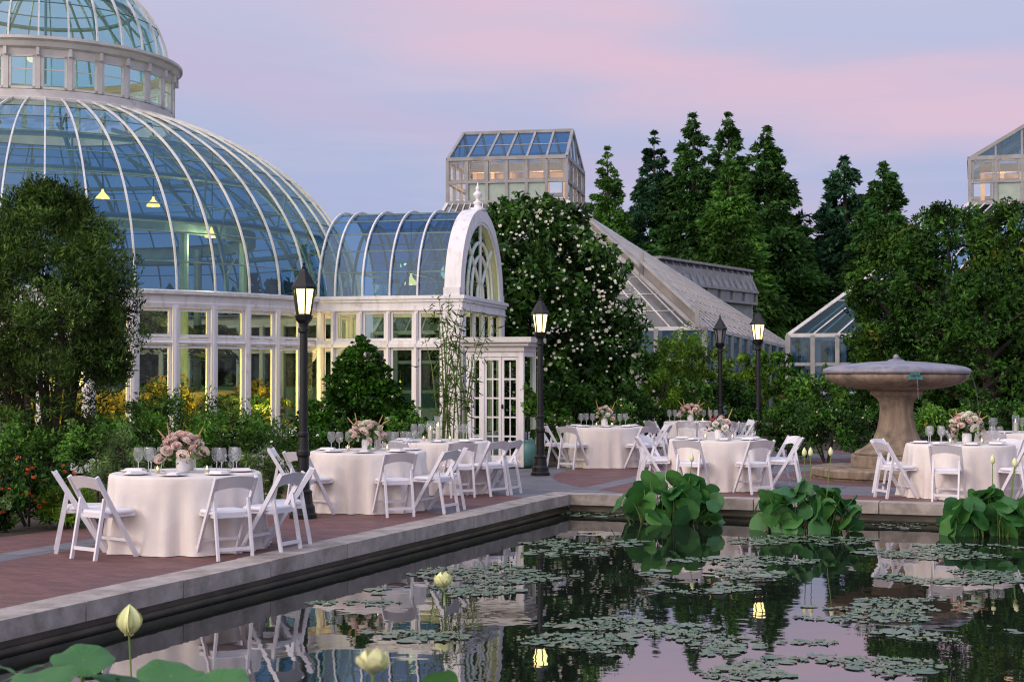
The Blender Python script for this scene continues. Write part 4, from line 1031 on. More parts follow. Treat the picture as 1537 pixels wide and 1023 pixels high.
bush('shrub', 'mid green shrub behind the farthest table', 'shrub', 1035, 568, 0, 37, 110, 'lf_mid', 56, 50, 55, .13, group='shrubs behind the terrace')
bush('shrub', 'dark shrub behind the slim unlit lamp', 'shrub', 1100, 560, 0, 38, 100, 'lf_dark', 57, 46, 55, .13, group='shrubs behind the terrace')
bush('flowering_shrub', 'low shrub with many pale pink flowers left of the far table', 'shrub', 835, 622, 0, 30.3, 96, 'lf_mid', 58, 46, 46, .07, flowers=('p_pale', 46, .036), group='flowering shrubs along the beds')
bush('flowering_shrub', 'low pink-flowered shrub right behind the far left table', 'shrub', 925, 604, 0, 31.5, 90, 'lf_mid', 59, 44, 46, .07, flowers=('p_pale', 44, .034), group='flowering shrubs along the beds')
bush('flowering_shrub', 'pale-flowered shrub between the far left table and the farthest table', 'shrub', 985, 610, 0, 34, 80, 'lf_dark', 60, 40, 46, .08, flowers=('p_pale', 30, .038), group='flowering shrubs along the beds')
bush('shrub', 'dark rounded shrub right of the lit slim lamp', 'shrub', 1180, 598, 0, 31, 100, 'lf_dark', 61, 60, 55, .09, flowers=('p_yellow', 10, .03), group='shrubs behind the terrace')
bush('flowering_shrub', 'dark shrub dotted with pale flowers left of the fountain pedestal', 'shrub', 1240, 606, 0, 29.5, 118, 'lf_dark', 62, 64, 55, .085, flowers=('p_pale', 24, .032), group='flowering shrubs along the beds')
bush('shrub', 'dark shrub tucked behind the fountain pedestal', 'shrub', 1320, 600, 0, 30.5, 120, 'lf_dark', 63, 60, 55, .09, group='shrubs behind the terrace')
bush('flowering_shrub', 'shrub with yellow and pink blooms right of the fountain pedestal', 'shrub', 1410, 604, 0, 30.2, 110, 'lf_mid', 64, 60, 50, .085, flowers=('p_yellow', 18, .034), group='flowering shrubs along the beds')
bush('shrub', 'dark shrub behind the right-hand tables', 'shrub', 1490, 590, 0, 31, 120, 'lf_dark', 65, 60, 55, .09, group='shrubs behind the terrace')
bush('shrub', 'dark shrub cut by the right edge of the picture', 'shrub', 1570, 585, 0, 30, 120, 'lf_mid', 66, 50, 50, .09, group='shrubs behind the terrace')
bush('lily_bed', 'orange and yellow lilies in front of the second glasshouse', 'flowers', 1195, 578, 0, 40, 100, 'lf_mid', 67, 40, 46, .14, aspect=.15, flowers=('p_orange', 26, .06))
conifer('dense dark cone-shaped conifer shrub in front of the arched wing', 541, 502, 0, 25.2, 305, 'lf_pine', 71, 420, 62, None, 'conifer_shrub', .6, .10, .02)
# beds at the left
FB = 'flowering shrubs in the left bed'; SB_ = 'shrubs in the left bed'
bush('flowering_shrub', 'shrub with orange-red flowers at the left edge by the brick', 'shrub', 44, 690, 0, 17.2, 150, 'lf_dark', 81, 70, 55, .075, flowers=('p_orange', 60, .048), group=FB)
bush('ornamental_grass', 'yellow-green grassy tuft at the front of the left bed', 'grass', 100, 724, 0, 17.0, 84, 'lf_light', 82, 36, 60, .16, aspect=.06, sig=.3, mix=.75)
bush('shrub', 'grey-green shrub at the bottom left corner of the bed', 'shrub', -18, 735, 0, 16.6, 90, 'lf_grey', 83, 36, 50, .07, group=SB_)
bush('shrub', 'mid green shrub under the yew at the left edge', 'shrub', 30, 640, 0, 20, 150, 'lf_mid', 84, 60, 55, .075, group=SB_)
bush('flowering_shrub', 'dark green shrub with a magenta spike under the yew', 'shrub', 150, 632, 0, 19.4, 150, 'lf_mid', 85, 66, 55, .07, flowers=('p_magenta', 7, .05), group=FB)
bush('shrub', 'grey-green feathery shrub behind the left side of the nearest table', 'shrub', 178, 645, 0, 18.1, 130, 'lf_grey', 86, 50, 55, .07, aspect=.2, group=SB_)
bush('shrub', 'tall mid green shrub under the dome windows behind the nearest flowers', 'shrub', 262, 578, 0, 21.5, 180, 'lf_mid', 87, 84, 60, .08, aspect=.3, group=SB_)
bush('shrub', 'dark feathery shrub right of the nearest table flowers', 'shrub', 345, 602, 0, 20.4, 150, 'lf_mid', 88, 74, 60, .08, aspect=.3, group=SB_)
bush('shrub', 'mid green shrub behind the nearest table', 'shrub', 250, 668, 0, 18.6, 120, 'lf_mid', 90, 54, 55, .07, aspect=.25, group=SB_)
bush('shrub', 'mid green shrub at the foot of the yew, nearest the dome windows', 'shrub', 205, 596, 0, 20.6, 120, 'lf_mid', 93, 60, 55, .08, aspect=.3, group=SB_)
bush('shrub', 'light green feathery shrub beside the near lamp, under the dome windows', 'shrub', 405, 625, 0, 22.4, 110, 'lf_mid', 94, 54, 55, .08, aspect=.25, group=SB_)
bush('flowering_shrub', 'grey-green shrub with small white flowers left of the near lamp', 'shrub', 392, 665, 0, 19.6, 112, 'lf_grey', 89, 60, 55, .06, flowers=('p_white', 22, .028), aspect=.2, group=FB)
bush('flowering_shrub', 'white-flowered shrub behind the left half of the second table', 'shrub', 520, 628, 0, 22.9, 130, 'lf_dark', 91, 60, 55, .07, flowers=('p_white', 22, .042), group=FB)
bush('flowering_shrub', 'white-flowered shrub behind the right half of the second table', 'shrub', 612, 630, 0, 24.2, 110, 'lf_mid', 92, 54, 55, .07, flowers=('p_white', 14, .04), group=FB)
# tall wispy bamboo by the porch
def bamboo():
    rs = np.random.default_rng(8); p = G(682, 712); t = thing('bamboo', 'tall wispy bamboo climbing in front of the wing corner and porch', 'plant', tuple(p))
    mb = MB(); C = []; D = []
    for k in range(16):
        a = rs.uniform(-.55, .55); h = rs.uniform(1.7, 3.25); b = rs.uniform(-.28, .28)
        pts = [(b, rs.uniform(-.15, .15), 0), (b + a * .15, 0, h * .4), (b + a * .45, -.1, h * .75), (b + a * .95, -.15, h)]
        mb.tube(pts, [.018, .015, .01, .004], 5)
        for q in np.linspace(.35, 1, 46):
            i = min(int(q * 3), 2); c = Vector(pts[i]).lerp(Vector(pts[i + 1]), q * 3 - i); C.append(c + Vector(rs.normal(size=3) * np.array([.10, .10, .06]))); D.append((a * .8 + rs.normal() * .4, rs.normal() * .4, .1 - rs.uniform(0, .8)))
    mb.build('canes', 'stem', t); D = np.array(D); D /= np.linalg.norm(D, axis=1)[:, None]
    leafmesh('foliage', np.array([tuple(c) for c in C]), .17, 'lf_bamboo', t, rs, D, .8, .15)
bamboo()
# teal pot by the porch
pp = G(790, 700); t = thing('planter', 'tall teal glazed pot standing at the porch corner', 'pot', tuple(pp)); 
MB().lathe([(.001, 0), (.13, 0), (.15, .05), (.19, .25), (.19, .42), (.16, .47), (.18, .50), (.17, .52), (.14, .50), (.14, .44)], 18).build('pot', 'teal', t, smooth=True)
bush('potted_plant', 'green leafy plant growing from the teal pot', 'plant', 0, 565, 0, pp.y, 44, 'lf_mid', 97, 26, 40, .10, X=pp.x, z0=.45, stems=4, sig=.3)

# ================================================================== FOUNTAIN
ft = thing('fountain', 'stone pedestal fountain with wide lead-capped round bowl', 'fountain', tuple(FOUNT), R(12))
MB().lathe([(.001, 0), (1.42, 0), (1.42, .035), (1.46, .05), (1.46, .16), (1.42, .19), (.001, .20)], 10).build('base_step', 'sandstone', ft)
MB().lathe([(.001, .20), (.82, .20), (.82, .38), (.80, .40), (.001, .40)], 8).build('plinth', 'sandstone', ft)
MB().lathe([(.001, .40), (.70, .40), (.71, .44), (.66, .48), (.60, .50), (.50, .57), (.40, .68), (.34, .82), (.30, 1.0), (.285, 1.18), (.295, 1.28), (.34, 1.36), (.40, 1.41), (.44, 1.43), (.44, 1.50), (.001, 1.50)], 96, fn=lambda r, z, t: r * (1 - .025 * abs(math.sin(t * 4)) ** .5 * (1 if .46 < z < 1.4 else 0))).build('pedestal', 'sandstone', ft, smooth=True)
MB().lathe([(.40, 1.50), (.62, 1.52), (.90, 1.57), (1.10, 1.64), (1.18, 1.70), (1.20, 1.75), (1.19, 1.785), (1.0, 1.79), (.01, 1.79)], 96, fn=lambda r, z, t: r * (1 + .006 * math.cos(t * 24))).build('bowl', 'sandstone', ft, smooth=True)
MB().lathe([(1.16, 1.785), (1.225, 1.79), (1.245, 1.82), (1.225, 1.865), (1.14, 1.905), (.9, 1.945), (.5, 1.985), (.15, 2.005), (.12, 2.03), (.05, 2.04), (.001, 2.045)], 72).build('bowl_cap', 'lead', ft, smooth=True)
MB().ball((0, 0, 2.07), .05, 10, 8).build('knob', 'lead', ft, smooth=True)
for a in (-.22, 1.42):
    ca, sa = math.sin(a), -math.cos(a); sp = MB()
    sp.box((1.19 * ca, 1.19 * sa, 1.79), (.16, .10, .07), a); sp.box((1.215 * ca, 1.215 * sa, 1.72), (.24, .03, .06), a); sp.tube([(1.2 * ca, 1.2 * sa, 1.79), (1.30 * ca, 1.30 * sa, 1.78)], .025, 8)
    o = sp.build('spout', 'verdigris', ft)
    pts = [(1.30 * ca + .03 * k * ca, 1.30 * sa + .03 * k * sa, 1.77 - .028 * k * k * .9) for k in range(8 if a > 0 else 5)]
    MB().tube(pts, [.008] * len(pts), 5).build('water_trickle', 'trickle', o)

# ================================================================== LAMPS
def lamp(loc, label, lit, rz=0.3):
    t = thing('street_lamp', label, 'lamp', loc, rz, 'black post lamps round the pool terrace')
    pr = [(.001, 0), (.17, 0), (.17, .05), (.15, .07), (.145, .14), (.12, .18), (.11, .30), (.115, .33), (.078, .36), (.07, .75), (.085, .78), (.085, .82), (.066, .85), (.06, 1.0), (.07, 1.02), (.07, 1.05), (.055, 1.07), (.048, 2.28), (.07, 2.30), (.07, 2.34), (.055, 2.36), (.06, 2.40), (.10, 2.45), (.115, 2.50), (.001, 2.51)]
    MB().lathe(pr, 24, fn=lambda r, z, q: r * (1 - .07 * (math.cos(q * 12) > .3) * (1.1 < z < 2.25))).build('post', 'black', t)
    z0, z1, r0, r1 = 2.51, 2.84, .088, .140; fr = MB(); gm = MB()
    for k in range(6):
        a, b = k * PI / 3, (k + 1) * PI / 3
        P = lambda q, r, z: (r * math.sin(q), -r * math.cos(q), z)
        fr.beam(P(a, r0, z0), P(a, r1, z1), .018, .018); fr.beam(P(a, r0, z0), P(b, r0, z0), .02, .025); fr.beam(P(a, r1, z1), P(b, r1, z1), .025, .025)
        gm.quad(P(a, r0 - .008, z0 + .01), P(b, r0 - .008, z0 + .01), P(b, r1 - .008, z1), P(a, r1 - .008, z1))
    fr.build('lantern_cage', 'black', t); gm.build('lantern_glass', 'lampglass' if lit else 'dimglass', t)
    MB().lathe([(.001, 2.83), (.17, 2.83), (.17, 2.86), (.135, 2.90), (.095, 2.98), (.06, 3.04), (.05, 3.05), (.045, 3.08), (.001, 3.085)], 6).build('lantern_roof', 'black', t)
    MB().lathe([(.022, 3.08), (.03, 3.10), (.012, 3.12), (.022, 3.145), (.006, 3.17), (.001, 3.23)], 10).build('finial', 'black', t)
    return t
lamp(tuple(G(455, 777)), 'near black post lamp with lit lantern beside the second table', True)
p = G(811, 713); lamp((p.x, p.y, 0), 'lit black post lamp right of the porch doors', True)
p = at(1138, 560, 31.1); lamp((p.x, p.y, 0), 'lit slim black post lamp left of the fountain', True)
p = at(1081, 560, 34.6); lamp((p.x, p.y, 0), 'unlit black post lamp behind the middle tables', False)

# ================================================================== TABLES, CHAIRS, SETTINGS
def cloth(seed):
    rs = random.Random(seed); ph = [rs.uniform(0, 6.28) for _ in range(6)]
    def fold(t): return .75 * (.64 - abs(math.sin(4.5 * t + ph[0] + .5 * math.sin(2 * t + ph[3])))) * 1.4 + .22 * (.64 - abs(math.sin(10.5 * t + ph[2] + .6 * math.sin(3 * t + ph[1])))) * 1.6 + .25 * math.sin(15 * t + ph[1] + math.sin(3 * t + ph[4])) + .28 * math.sin(23 * t + ph[2]) + .25 * math.sin(4 * t + ph[5])
    prof = [(.001, .765), (.4, .766), (.70, .766), (.745, .765), (.76, .758), (.768, .74), (.772, .68), (.776, .58), (.782, .46), (.79, .34), (.80, .22), (.812, .10), (.82, .03), (.826, .006)]
    def fn(r, z, t):
        k = max(0, (.745 - z) / .745); return r + (fold(t) * .075 * k ** .8 if r > .75 else 0)
    return MB().lathe(prof, 144, fn=fn)
TABLES = {}
def table(key, px, d, label, seed):
    X = (px - CX) / FOC * d; t = thing('round_table', label, 'table', (X, d, 0), seed * .7, 'round banquet tables')
    cloth(seed).build('tablecloth', 'cloth', t, smooth=True)
    MB().lathe([(.001, .70), (.74, .70), (.745, .72), (.74, .752), (.001, .752)], 48).build('tabletop', 'twig', t)
    TABLES[key] = (X, d)
table(1, 280, 15.1, 'nearest round table in long blush cloth, at the left', 1)
table(2, 553, 19.4, 'round table in blush cloth just right of the near lamp', 2)
table(3, 660, 22.3, 'round table in blush cloth before the porch doors', 3)
table(4, 907, 28.5, 'round table in blush cloth right of the porch lamp', 4)
table(5, 1078, 22.9, 'round table in white cloth behind the left lotus clump', 5)
table(6, 1050, 31.4, 'farthest round table, behind the middle table', 6)
table(7, 1440, 21.4, 'round table in white cloth right of the fountain', 7)
table(8, 1532, 25.6, 'round table at the right edge behind the fountain table', 8)

def make_chair():
    t = thing('folding_chair', '', 'chair', (0, 0, 0))
    hw = .205
    def up(z): return -.27 + .49 * (1 - z / .80)
    st = MB(); st.lathe([(.001, .425), (.19, .425), (.2, .435), (.2, .45), (.185, .465), (.001, .472)], 24, fn=lambda r, z, q: r * min(1 / max(abs(math.sin(q)), abs(math.cos(q))), 1.24) ** .95)
    st.build('seat', 'cushion', t, (0, .035, 0), smooth=False)
    fr = MB()
    for s in (-1, 1): fr.beam((s * .165, -.16, .415), (s * .165, .22, .415), .025, .035)
    fr.beam((-.165, .215, .415), (.165, .215, .415), .025, .035); fr.beam((-.165, -.155, .415), (.165, -.155, .415), .025, .035)
    fr.build('seat_frame', 'chair', t)
    for s in (-1, 1):
        MB().beam((s * hw, up(.795), .795), (s * hw, up(0), 0), .026, .044, (0, 1, .6)).build('leg', 'chair', t)
        MB().beam((s * (hw - .03), up(.58) - .012, .585), (s * (hw - .03), -.255, 0), .024, .036, (0, 1, .2)).build('leg', 'chair', t)
    bk = MB(); n = 14; f0 = []; 
    for i in range(n + 1):
        x = -.192 + .384 * i / n; q = 1 - (x / .192) ** 2; zt = .782 + .022 * q; zb_ = .652 + .038 * q; yb = -.022 * q
        for zz in (zt, zb_):
            for th in (-.011, .011): f0.append((x, up(zz) + yb + th, zz))
    fs = []
    for i in range(n):
        a, b = 4 * i, 4 * i + 4
        fs += [(a, b, b + 2, a + 2), (a + 1, a + 3, b + 3, b + 1), (a, a + 1, b + 1, b), (a + 2, b + 2, b + 3, a + 3)]
    fs += [(0, 2, 3, 1), (4 * n, 4 * n + 1, 4 * n + 3, 4 * n + 2)]
    bk.add(f0, fs).build('backrest', 'chair', t)
    sr = MB(); sr.beam((-.162, -.235, .105), (.162, -.235, .105), .02, .034); sr.build('stretcher', 'chair', t)
    sr = MB(); sr.beam((-.192, up(.17), .17), (.192, up(.17), .17), .02, .03); sr.build('stretcher', 'chair', t)
    return t
chair0 = make_chair(); used = []
def chair(key, az, label, dist=1.02, twist=0):
    X, Y = TABLES[key]; a = R(az); loc = (X + dist * math.sin(a), Y - dist * math.cos(a), 0)
    if not used:
        used.append(1); chair0.location = loc; chair0.rotation_euler = (0, 0, a + R(twist)); chair0['label'] = label; chair0['group'] = 'white folding chairs at the tables'
    else: dup(chair0, loc, a + R(twist), label, 'white folding chairs at the tables')
n1_ = 'nearest table'
for a in ((1, -72, 'white folding chair at the left end of the nearest table'), (1, -36, 'white folding chair seen from behind, front left of the nearest table'),
          (1, 34, 'white folding chair seen from behind, front right of the nearest table'), (1, 66, 'white folding chair sideways on at the right end of the nearest table'),
          (2, -88, 'white folding chair half hidden behind the near lamp post'), (2, -40, 'white folding chair front left of the second table, just right of the near lamp'),
          (2, 24, 'white folding chair seen from behind at the front of the second table'), (2, 62, 'white folding chair turned sideways at the right of the second table'),
          (3, 18, 'white folding chair seen from behind in front of the porch table'), (3, 66, 'white folding chair sideways on, right of the porch table'),
          (4, -70, 'white folding chair at the left end of the table by the porch lamp'), (4, -38, 'white folding chair seen from behind at the table by the porch lamp'),
          (4, 38, 'white folding chair front right of the table by the porch lamp'), (4, 74, 'white folding chair at the right end of the table by the porch lamp'),
          (5, -86, 'white folding chair left of the table behind the left lotus clump'), (5, -30, 'white folding chair partly behind the left lotus leaves'),
          (5, 22, 'white folding chair between the two lotus clumps, seen from behind'), (5, 74, 'white folding chair sideways at the right of the middle table'),
          (6, -62, 'white folding chair at the left of the farthest table'), (6, 62, 'white folding chair at the right of the farthest table, nearer one'), (6, 108, 'white folding chair at the right of the farthest table, behind the lit lamp'),
          (7, -76, 'white folding chair sideways at the left of the fountain table'), (7, -26, 'white folding chair seen from behind, front left of the fountain table'),
          (7, 34, 'white folding chair seen from behind above the right lotus leaves'), (7, -128, 'white folding chair on the far left side of the fountain table'), (7, 72, 'white folding chair at the right end of the fountain table by the picture edge'),
          (3, -28, 'white folding chair at the front left of the porch table, behind the second table'), (4, 100, 'white folding chair on the far right of the table by the porch lamp'),
          (5, 104, 'white folding chair turned away at the back right of the middle table'), (5, -118, 'white folding chair at the back left of the middle table'), (6, -20, 'white folding chair at the front of the farthest table, left one'), (6, 22, 'white folding chair at the front of the farthest table, right one'),
          (3, 46, 'white folding chair at the front right of the porch table'), (6, 0, 'white folding chair at the front middle of the farthest table'),
          (7, 128, 'white folding chair at the back right of the fountain table'), (8, 44, 'white folding chair at the right of the rear right table'),
          (8, 2, 'white folding chair at the front right of the rear right table'), (1, 98, 'white folding chair at the back right of the nearest table'), (2, 92, 'white folding chair at the right end of the second table'),
          (8, -40, 'white folding chair at the front of the rear right table'), (8, -100, 'white folding chair at the left of the rear right table')):
    chair(*a)

# wine glass, plate with napkin, candles, arrangements: one of each, copied round the tables
def make_glass():
    t = thing('wine_glass', '', 'glass'); 
    MB().lathe([(.001, .106), (.025, .11), (.045, .135), (.053, .17), (.051, .21), (.043, .25)], 16).build('bowl', 'wineglass', t, smooth=True)
    MB().lathe([(.001, 0), (.036, 0), (.034, .004), (.008, .010), (.0045, .02), (.004, .09), (.012, .105), (.001, .107)], 12).build('stem', 'glassstem', t, smooth=True)
    return t
M['glassstem'] = surf('glass_stem', (.62, .60, .60), (.5, .5, .5), .15, 20)
glass0 = make_glass()
plate0 = thing('place_setting', '', 'plate')
MB().lathe([(.001, .004), (.08, .004), (.10, .008), (.145, .016), (.147, .020), (.10, .013), (.08, .009), (.001, .009)], 28).build('plate', 'china', plate0, smooth=True)
nb_ = MB(); nb_.box((0, 0, .020), (.10, .20, .014)); nb_.box((.004, .006, .032), (.092, .18, .010)); nb_.build('napkin', 'napkin', plate0)
hur0 = thing('hurricane_candle', '', 'candle')
MB().lathe([(.001, .003), (.055, .003), (.056, .30), (.053, .30), (.052, .008)], 18).build('glass_cylinder', 'clearglass', hur0, smooth=True)
MB().lathe([(.001, .008), (.034, .008), (.034, .17), (.030, .175), (.001, .17)], 14).build('candle', 'wax', hur0)
MB().lathe([(.001, .175), (.008, .19), (.006, .21), (.001, .228)], 8).build('flame', 'flame', hur0)
vot0 = thing('votive_candle', '', 'candle')
MB().lathe([(.001, .002), (.028, .002), (.032, .07), (.029, .07), (.026, .006)], 12).build('glass_cup', 'clearglass', vot0, smooth=True)
MB().lathe([(.001, .006), (.024, .006), (.024, .035), (.001, .035)], 10).build('wax', 'wax', vot0)
MB().lathe([(.001, .036), (.009, .048), (.006, .062), (.001, .078)], 8).build('flame', 'flame', vot0)
_first = {}
def put(kind, proto, key, dx, dy, label, group, rz=0, dz=.767):
    X, Y = TABLES[key]; loc = (X + dx, Y + dy, dz)
    if kind not in _first:
        _first[kind] = 1; proto.location = loc; proto.rotation_euler = (0, 0, rz); proto['label'] = label; proto['group'] = group
        return proto
    return dup(proto, loc, rz, label, group)
def rose(seed, mat):
    """rosette of overlapping cupped petals in three rings"""
    rs = random.Random(seed); mb = MB()
    mb.ball((0, 0, .30), .34, 10, 6, 1.1)
    for ring, (n, r, z, ln, lean) in enumerate(((4, .20, .25, .62, .12), (5, .34, .12, .66, .30), (7, .46, -.02, .64, .62), (8, .5, -.12, .5, 1.05))):
        for i in range(n):
            a = 2 * PI * i / n + ring * .7 + rs.uniform(-.1, .1); c, s = math.cos(a), math.sin(a); w = 2.4 * r * math.sin(PI / n) + .14
            row = []
            for j in range(4):
                v = j / 3; rr = r + lean * ln * v ** 1.5; zz = z + ln * v * (1 - lean * .35) - (.10 * v ** 3); ww = w * (.55 + .75 * v - .55 * v ** 3)
                for k in (-1, 0, 1): row.append(((rr - .12 * abs(k)) * c - ww * k * s, (rr - .12 * abs(k)) * s + ww * k * c, zz - .06 * abs(k) * v))
            mb.add(row, [(3 * j + k, 3 * j + k + 1, 3 * j + k + 4, 3 * j + k + 3) for j in range(3) for k in range(2)])
    o = mb.build('rose', mat, smooth=True); me = o.data; bpy.data.objects.remove(o); return me
ROSES = {m: [rose(1, m), rose(2, m)] for m in ('p_rose', 'p_pale', 'p_cream', 'p_white')}
PAL = {1: ('p_rose', 'p_rose', 'p_pale'), 2: ('p_pale', 'p_rose', 'p_pale', 'p_cream'), 4: ('p_pale', 'p_rose', 'p_cream'), 5: ('p_rose', 'p_white', 'p_magenta'), 6: ('p_rose', 'p_pale'), 7: ('p_rose', 'p_rose', 'p_pale', 'p_cream')}
ROSES['p_magenta'] = [rose(1, 'p_magenta'), rose(2, 'p_magenta')]
def arrangement(key, dx, dy, label, sc, n, seed, tall=0, twigs=3):
    rs = np.random.default_rng(seed); X, Y = TABLES[key]
    t = thing('flower_arrangement', label, 'flowers', (X + dx, Y + dy, .767), 0, 'flower centrepieces on the tables')
    MB().lathe([(.001, 0), (.055, 0), (.065, .02), (.07, .12), (.062, .145), (.066, .15), (.055, .15)], 18).build('vase', 'china', t, smooth=True)
    C = []
    for i in range(n):
        a = i * 2.39996; q = math.sqrt((i + .5) / n); r = .27 * sc * q; z = .15 + (.19 + tall) * sc * math.sqrt(max(0, 1 - q * q)) + .02 - .06 * q ** 3
        sz = rs.uniform(.042, .078) * (1 if sc > .7 else .85)
        o = link('rose', ROSES[PAL[key][int(rs.integers(0, len(PAL[key])))]][i % 2], t, (r * math.cos(a), r * math.sin(a), z), (-.95 * q * math.sin(a), .95 * q * math.cos(a), rs.uniform(0, 6))); o.scale = (sz, sz, sz)
        C.append((r * math.cos(a), r * math.sin(a), z - .02))
    P, off = puff(rs, np.array(C), 5, .075, .7); leafmesh('leaves', P - np.array([0, 0, .03]), .075, 'lf_grey', t, rs, off, .6, .45)
    for k in range(twigs):
        s = -1 if k % 2 == 0 else 1
        MB().tube([(s * .1, 0, .22), (s * (.13 + .03 * k), -.02, .36), (s * (.16 + .05 * k), 0, .50 - .03 * k)], [.008, .010, .006], 5).build('twig', 'twig', t)
arrangement(1, -.03, -.02, 'low dome of blush roses with dry twigs on the nearest table', 0.84, 26, 1, .06, 3)
arrangement(2, -.02, .02, 'dome of blush roses and orchids on the second table', 0.84, 24, 2, .05, 4)
arrangement(4, 0, 0, 'small pale rose centrepiece on the table by the porch lamp', .6, 14, 4, .14, 2)
arrangement(5, .0, -.05, 'dark pink and white flowers on the table behind the left lotus clump', .7, 12, 5, .04, 2)
arrangement(6, -.20, 0, 'pale flowers spread low on the farthest table', .85, 18, 6, .02, 4)
arrangement(7, .10, 0, 'large blush and cream arrangement on the table right of the fountain', .9, 28, 7, .10, 4)
TN = {1: 'nearest table', 2: 'table beside the near lamp', 3: 'table before the porch', 4: 'table by the porch lamp', 5: 'table behind the left lotus', 6: 'farthest table', 7: 'table right of the fountain', 8: 'rear right-hand table'}
GL = {1: ([(-.52, .12), (-.44, .22), (-.37, .05), (-.30, .20)], [(.29, .12), (.37, -.02), (.44, .24), (.50, .10)]),
      2: ([(-.50, .10), (-.38, -.02), (-.27, .14)], [(.28, .10), (.36, -.05), (.46, .16), (.55, .02), (.62, .18)]),
      3: ([(-.30, .28), (-.18, .35), (-.40, .15)], [(.26, .10), (.36, .20), (.45, .05)]),
      4: ([(-.45, 0), (-.34, .15), (-.23, -.05)], [(.18, .1), (.30, -.05), (.42, .12)]),
      5: ([(-.48, .05), (-.38, .2), (-.28, -.05)], [(.20, .15), (.32, 0), (.42, .2), (.52, .05)]),
      6: ([(-.65, 0), (-.52, .1), (-.42, -.05)], [(.10, .1), (.22, -.02), (.36, .1)]),
      7: ([(-.44, .05), (-.36, .25), (-.28, -.05), (-.22, .2)], [(.34, .1), (.44, -.1), (.52, .15), (.58, 0)]),
      8: ([(-.5, .05), (-.4, .2)], [(.05, .1), (.18, 0)])}
for k, (a, b) in GL.items():
    for sd, lst in (('left', a), ('right', b)):
        for x, y in lst: put('glass', glass0, k, x, y, f'clear wine glass in the {sd} cluster on the {TN[k]}', f'wine glasses in the {sd} cluster on the {TN[k]}')
for k in TN:
    for i, (az, w) in enumerate(((-100, 'left end'), (-48, 'front left'), (0, 'front middle'), (48, 'front right'), (100, 'right end'))):
        if k in (6, 8) and i in (0, 4): continue
        a = R(az); put('plate', plate0, k, .56 * math.sin(a), -.56 * math.cos(a), f'plate with folded napkin at the {w} of the {TN[k]}', 'place settings on the tables', a)
for k, dx, dy, lb in ((1, -.02, .30, 'glass hurricane with pale candle behind the roses on the nearest table'), (2, .10, .34, 'glass hurricane candle behind the flowers on the second table'), (3, -.02, -.05, 'tall glass hurricane with burning candle on the porch table'), (3, -.14, .02, 'shorter hurricane candle standing left on the porch table'),
                      (4, .02, .30, 'glass hurricane candle on the table by the porch lamp'), (5, .06, .20, 'glass hurricane candle on the table behind the left lotus clump'), (7, .0, .30, 'glass hurricane behind the flowers on the fountain table'), (8, -.10, 0, 'glass hurricane with burning candle at the right edge')):
    o = put('hur', hur0, k, dx, dy, lb, 'hurricane candles on the tables')
    if k == 3 and dx > -.1: o.scale = (1.15, 1.15, 1.25)
for k, dx, dy, sd in ((1, -.26, -.14, 'left'), (1, .24, -.12, 'right'), (2, -.26, -.12, 'left'), (2, .26, -.1, 'right'), (3, -.24, -.05, 'left'), (3, .16, -.1, 'right'), (4, -.16, -.1, 'left'), (4, .14, -.1, 'right'), (5, -.22, -.1, 'left'), (5, .2, -.12, 'right'), (6, .05, -.1, 'right'), (7, -.18, -.12, 'left'), (7, .28, -.12, 'right')):
    put('vot', vot0, k, dx, dy, f'lit votive candle {sd} of the centrepiece on the {TN[k]}', 'votive candles on the tables')

# ================================================================== POOL PLANTS
def lotus_leaf(seed):
    rs = random.Random(seed); ph = [rs.uniform(0, 6.28) for _ in range(3)]; n, m = 36, 6; vs = [(0, 0, 0)]
    cup = rs.uniform(.06, .20)
    for j in range(1, m + 1):
        q = j / m
        for i in range(n):
            a = 2 * PI * i / n; r = q * (1 + .05 * math.sin(2 * a + ph[0]) * q + .03 * math.sin(5 * a + ph[1]))
            vs.append((r * math.cos(a), r * math.sin(a), cup * q * q + .06 * q ** 3 * math.sin(3 * a + ph[2]) + .035 * q ** 4 * math.sin(7 * a + ph[0]) - .10 * q ** 6))
    fs = [(0, 1 + i, 1 + (i + 1) % n) for i in range(n)]
    for j in range(m - 1):
        for i in range(n): fs.append((1 + j * n + i, 1 + (j + 1) * n + i, 1 + (j + 1) * n + (i + 1) % n, 1 + j * n + (i + 1) % n))
    o = MB().add(vs, fs).build('leaf', 'lotus', smooth=True); me = o.data; bpy.data.objects.remove(o); return me
LEAF = [lotus_leaf(i) for i in range(6)]
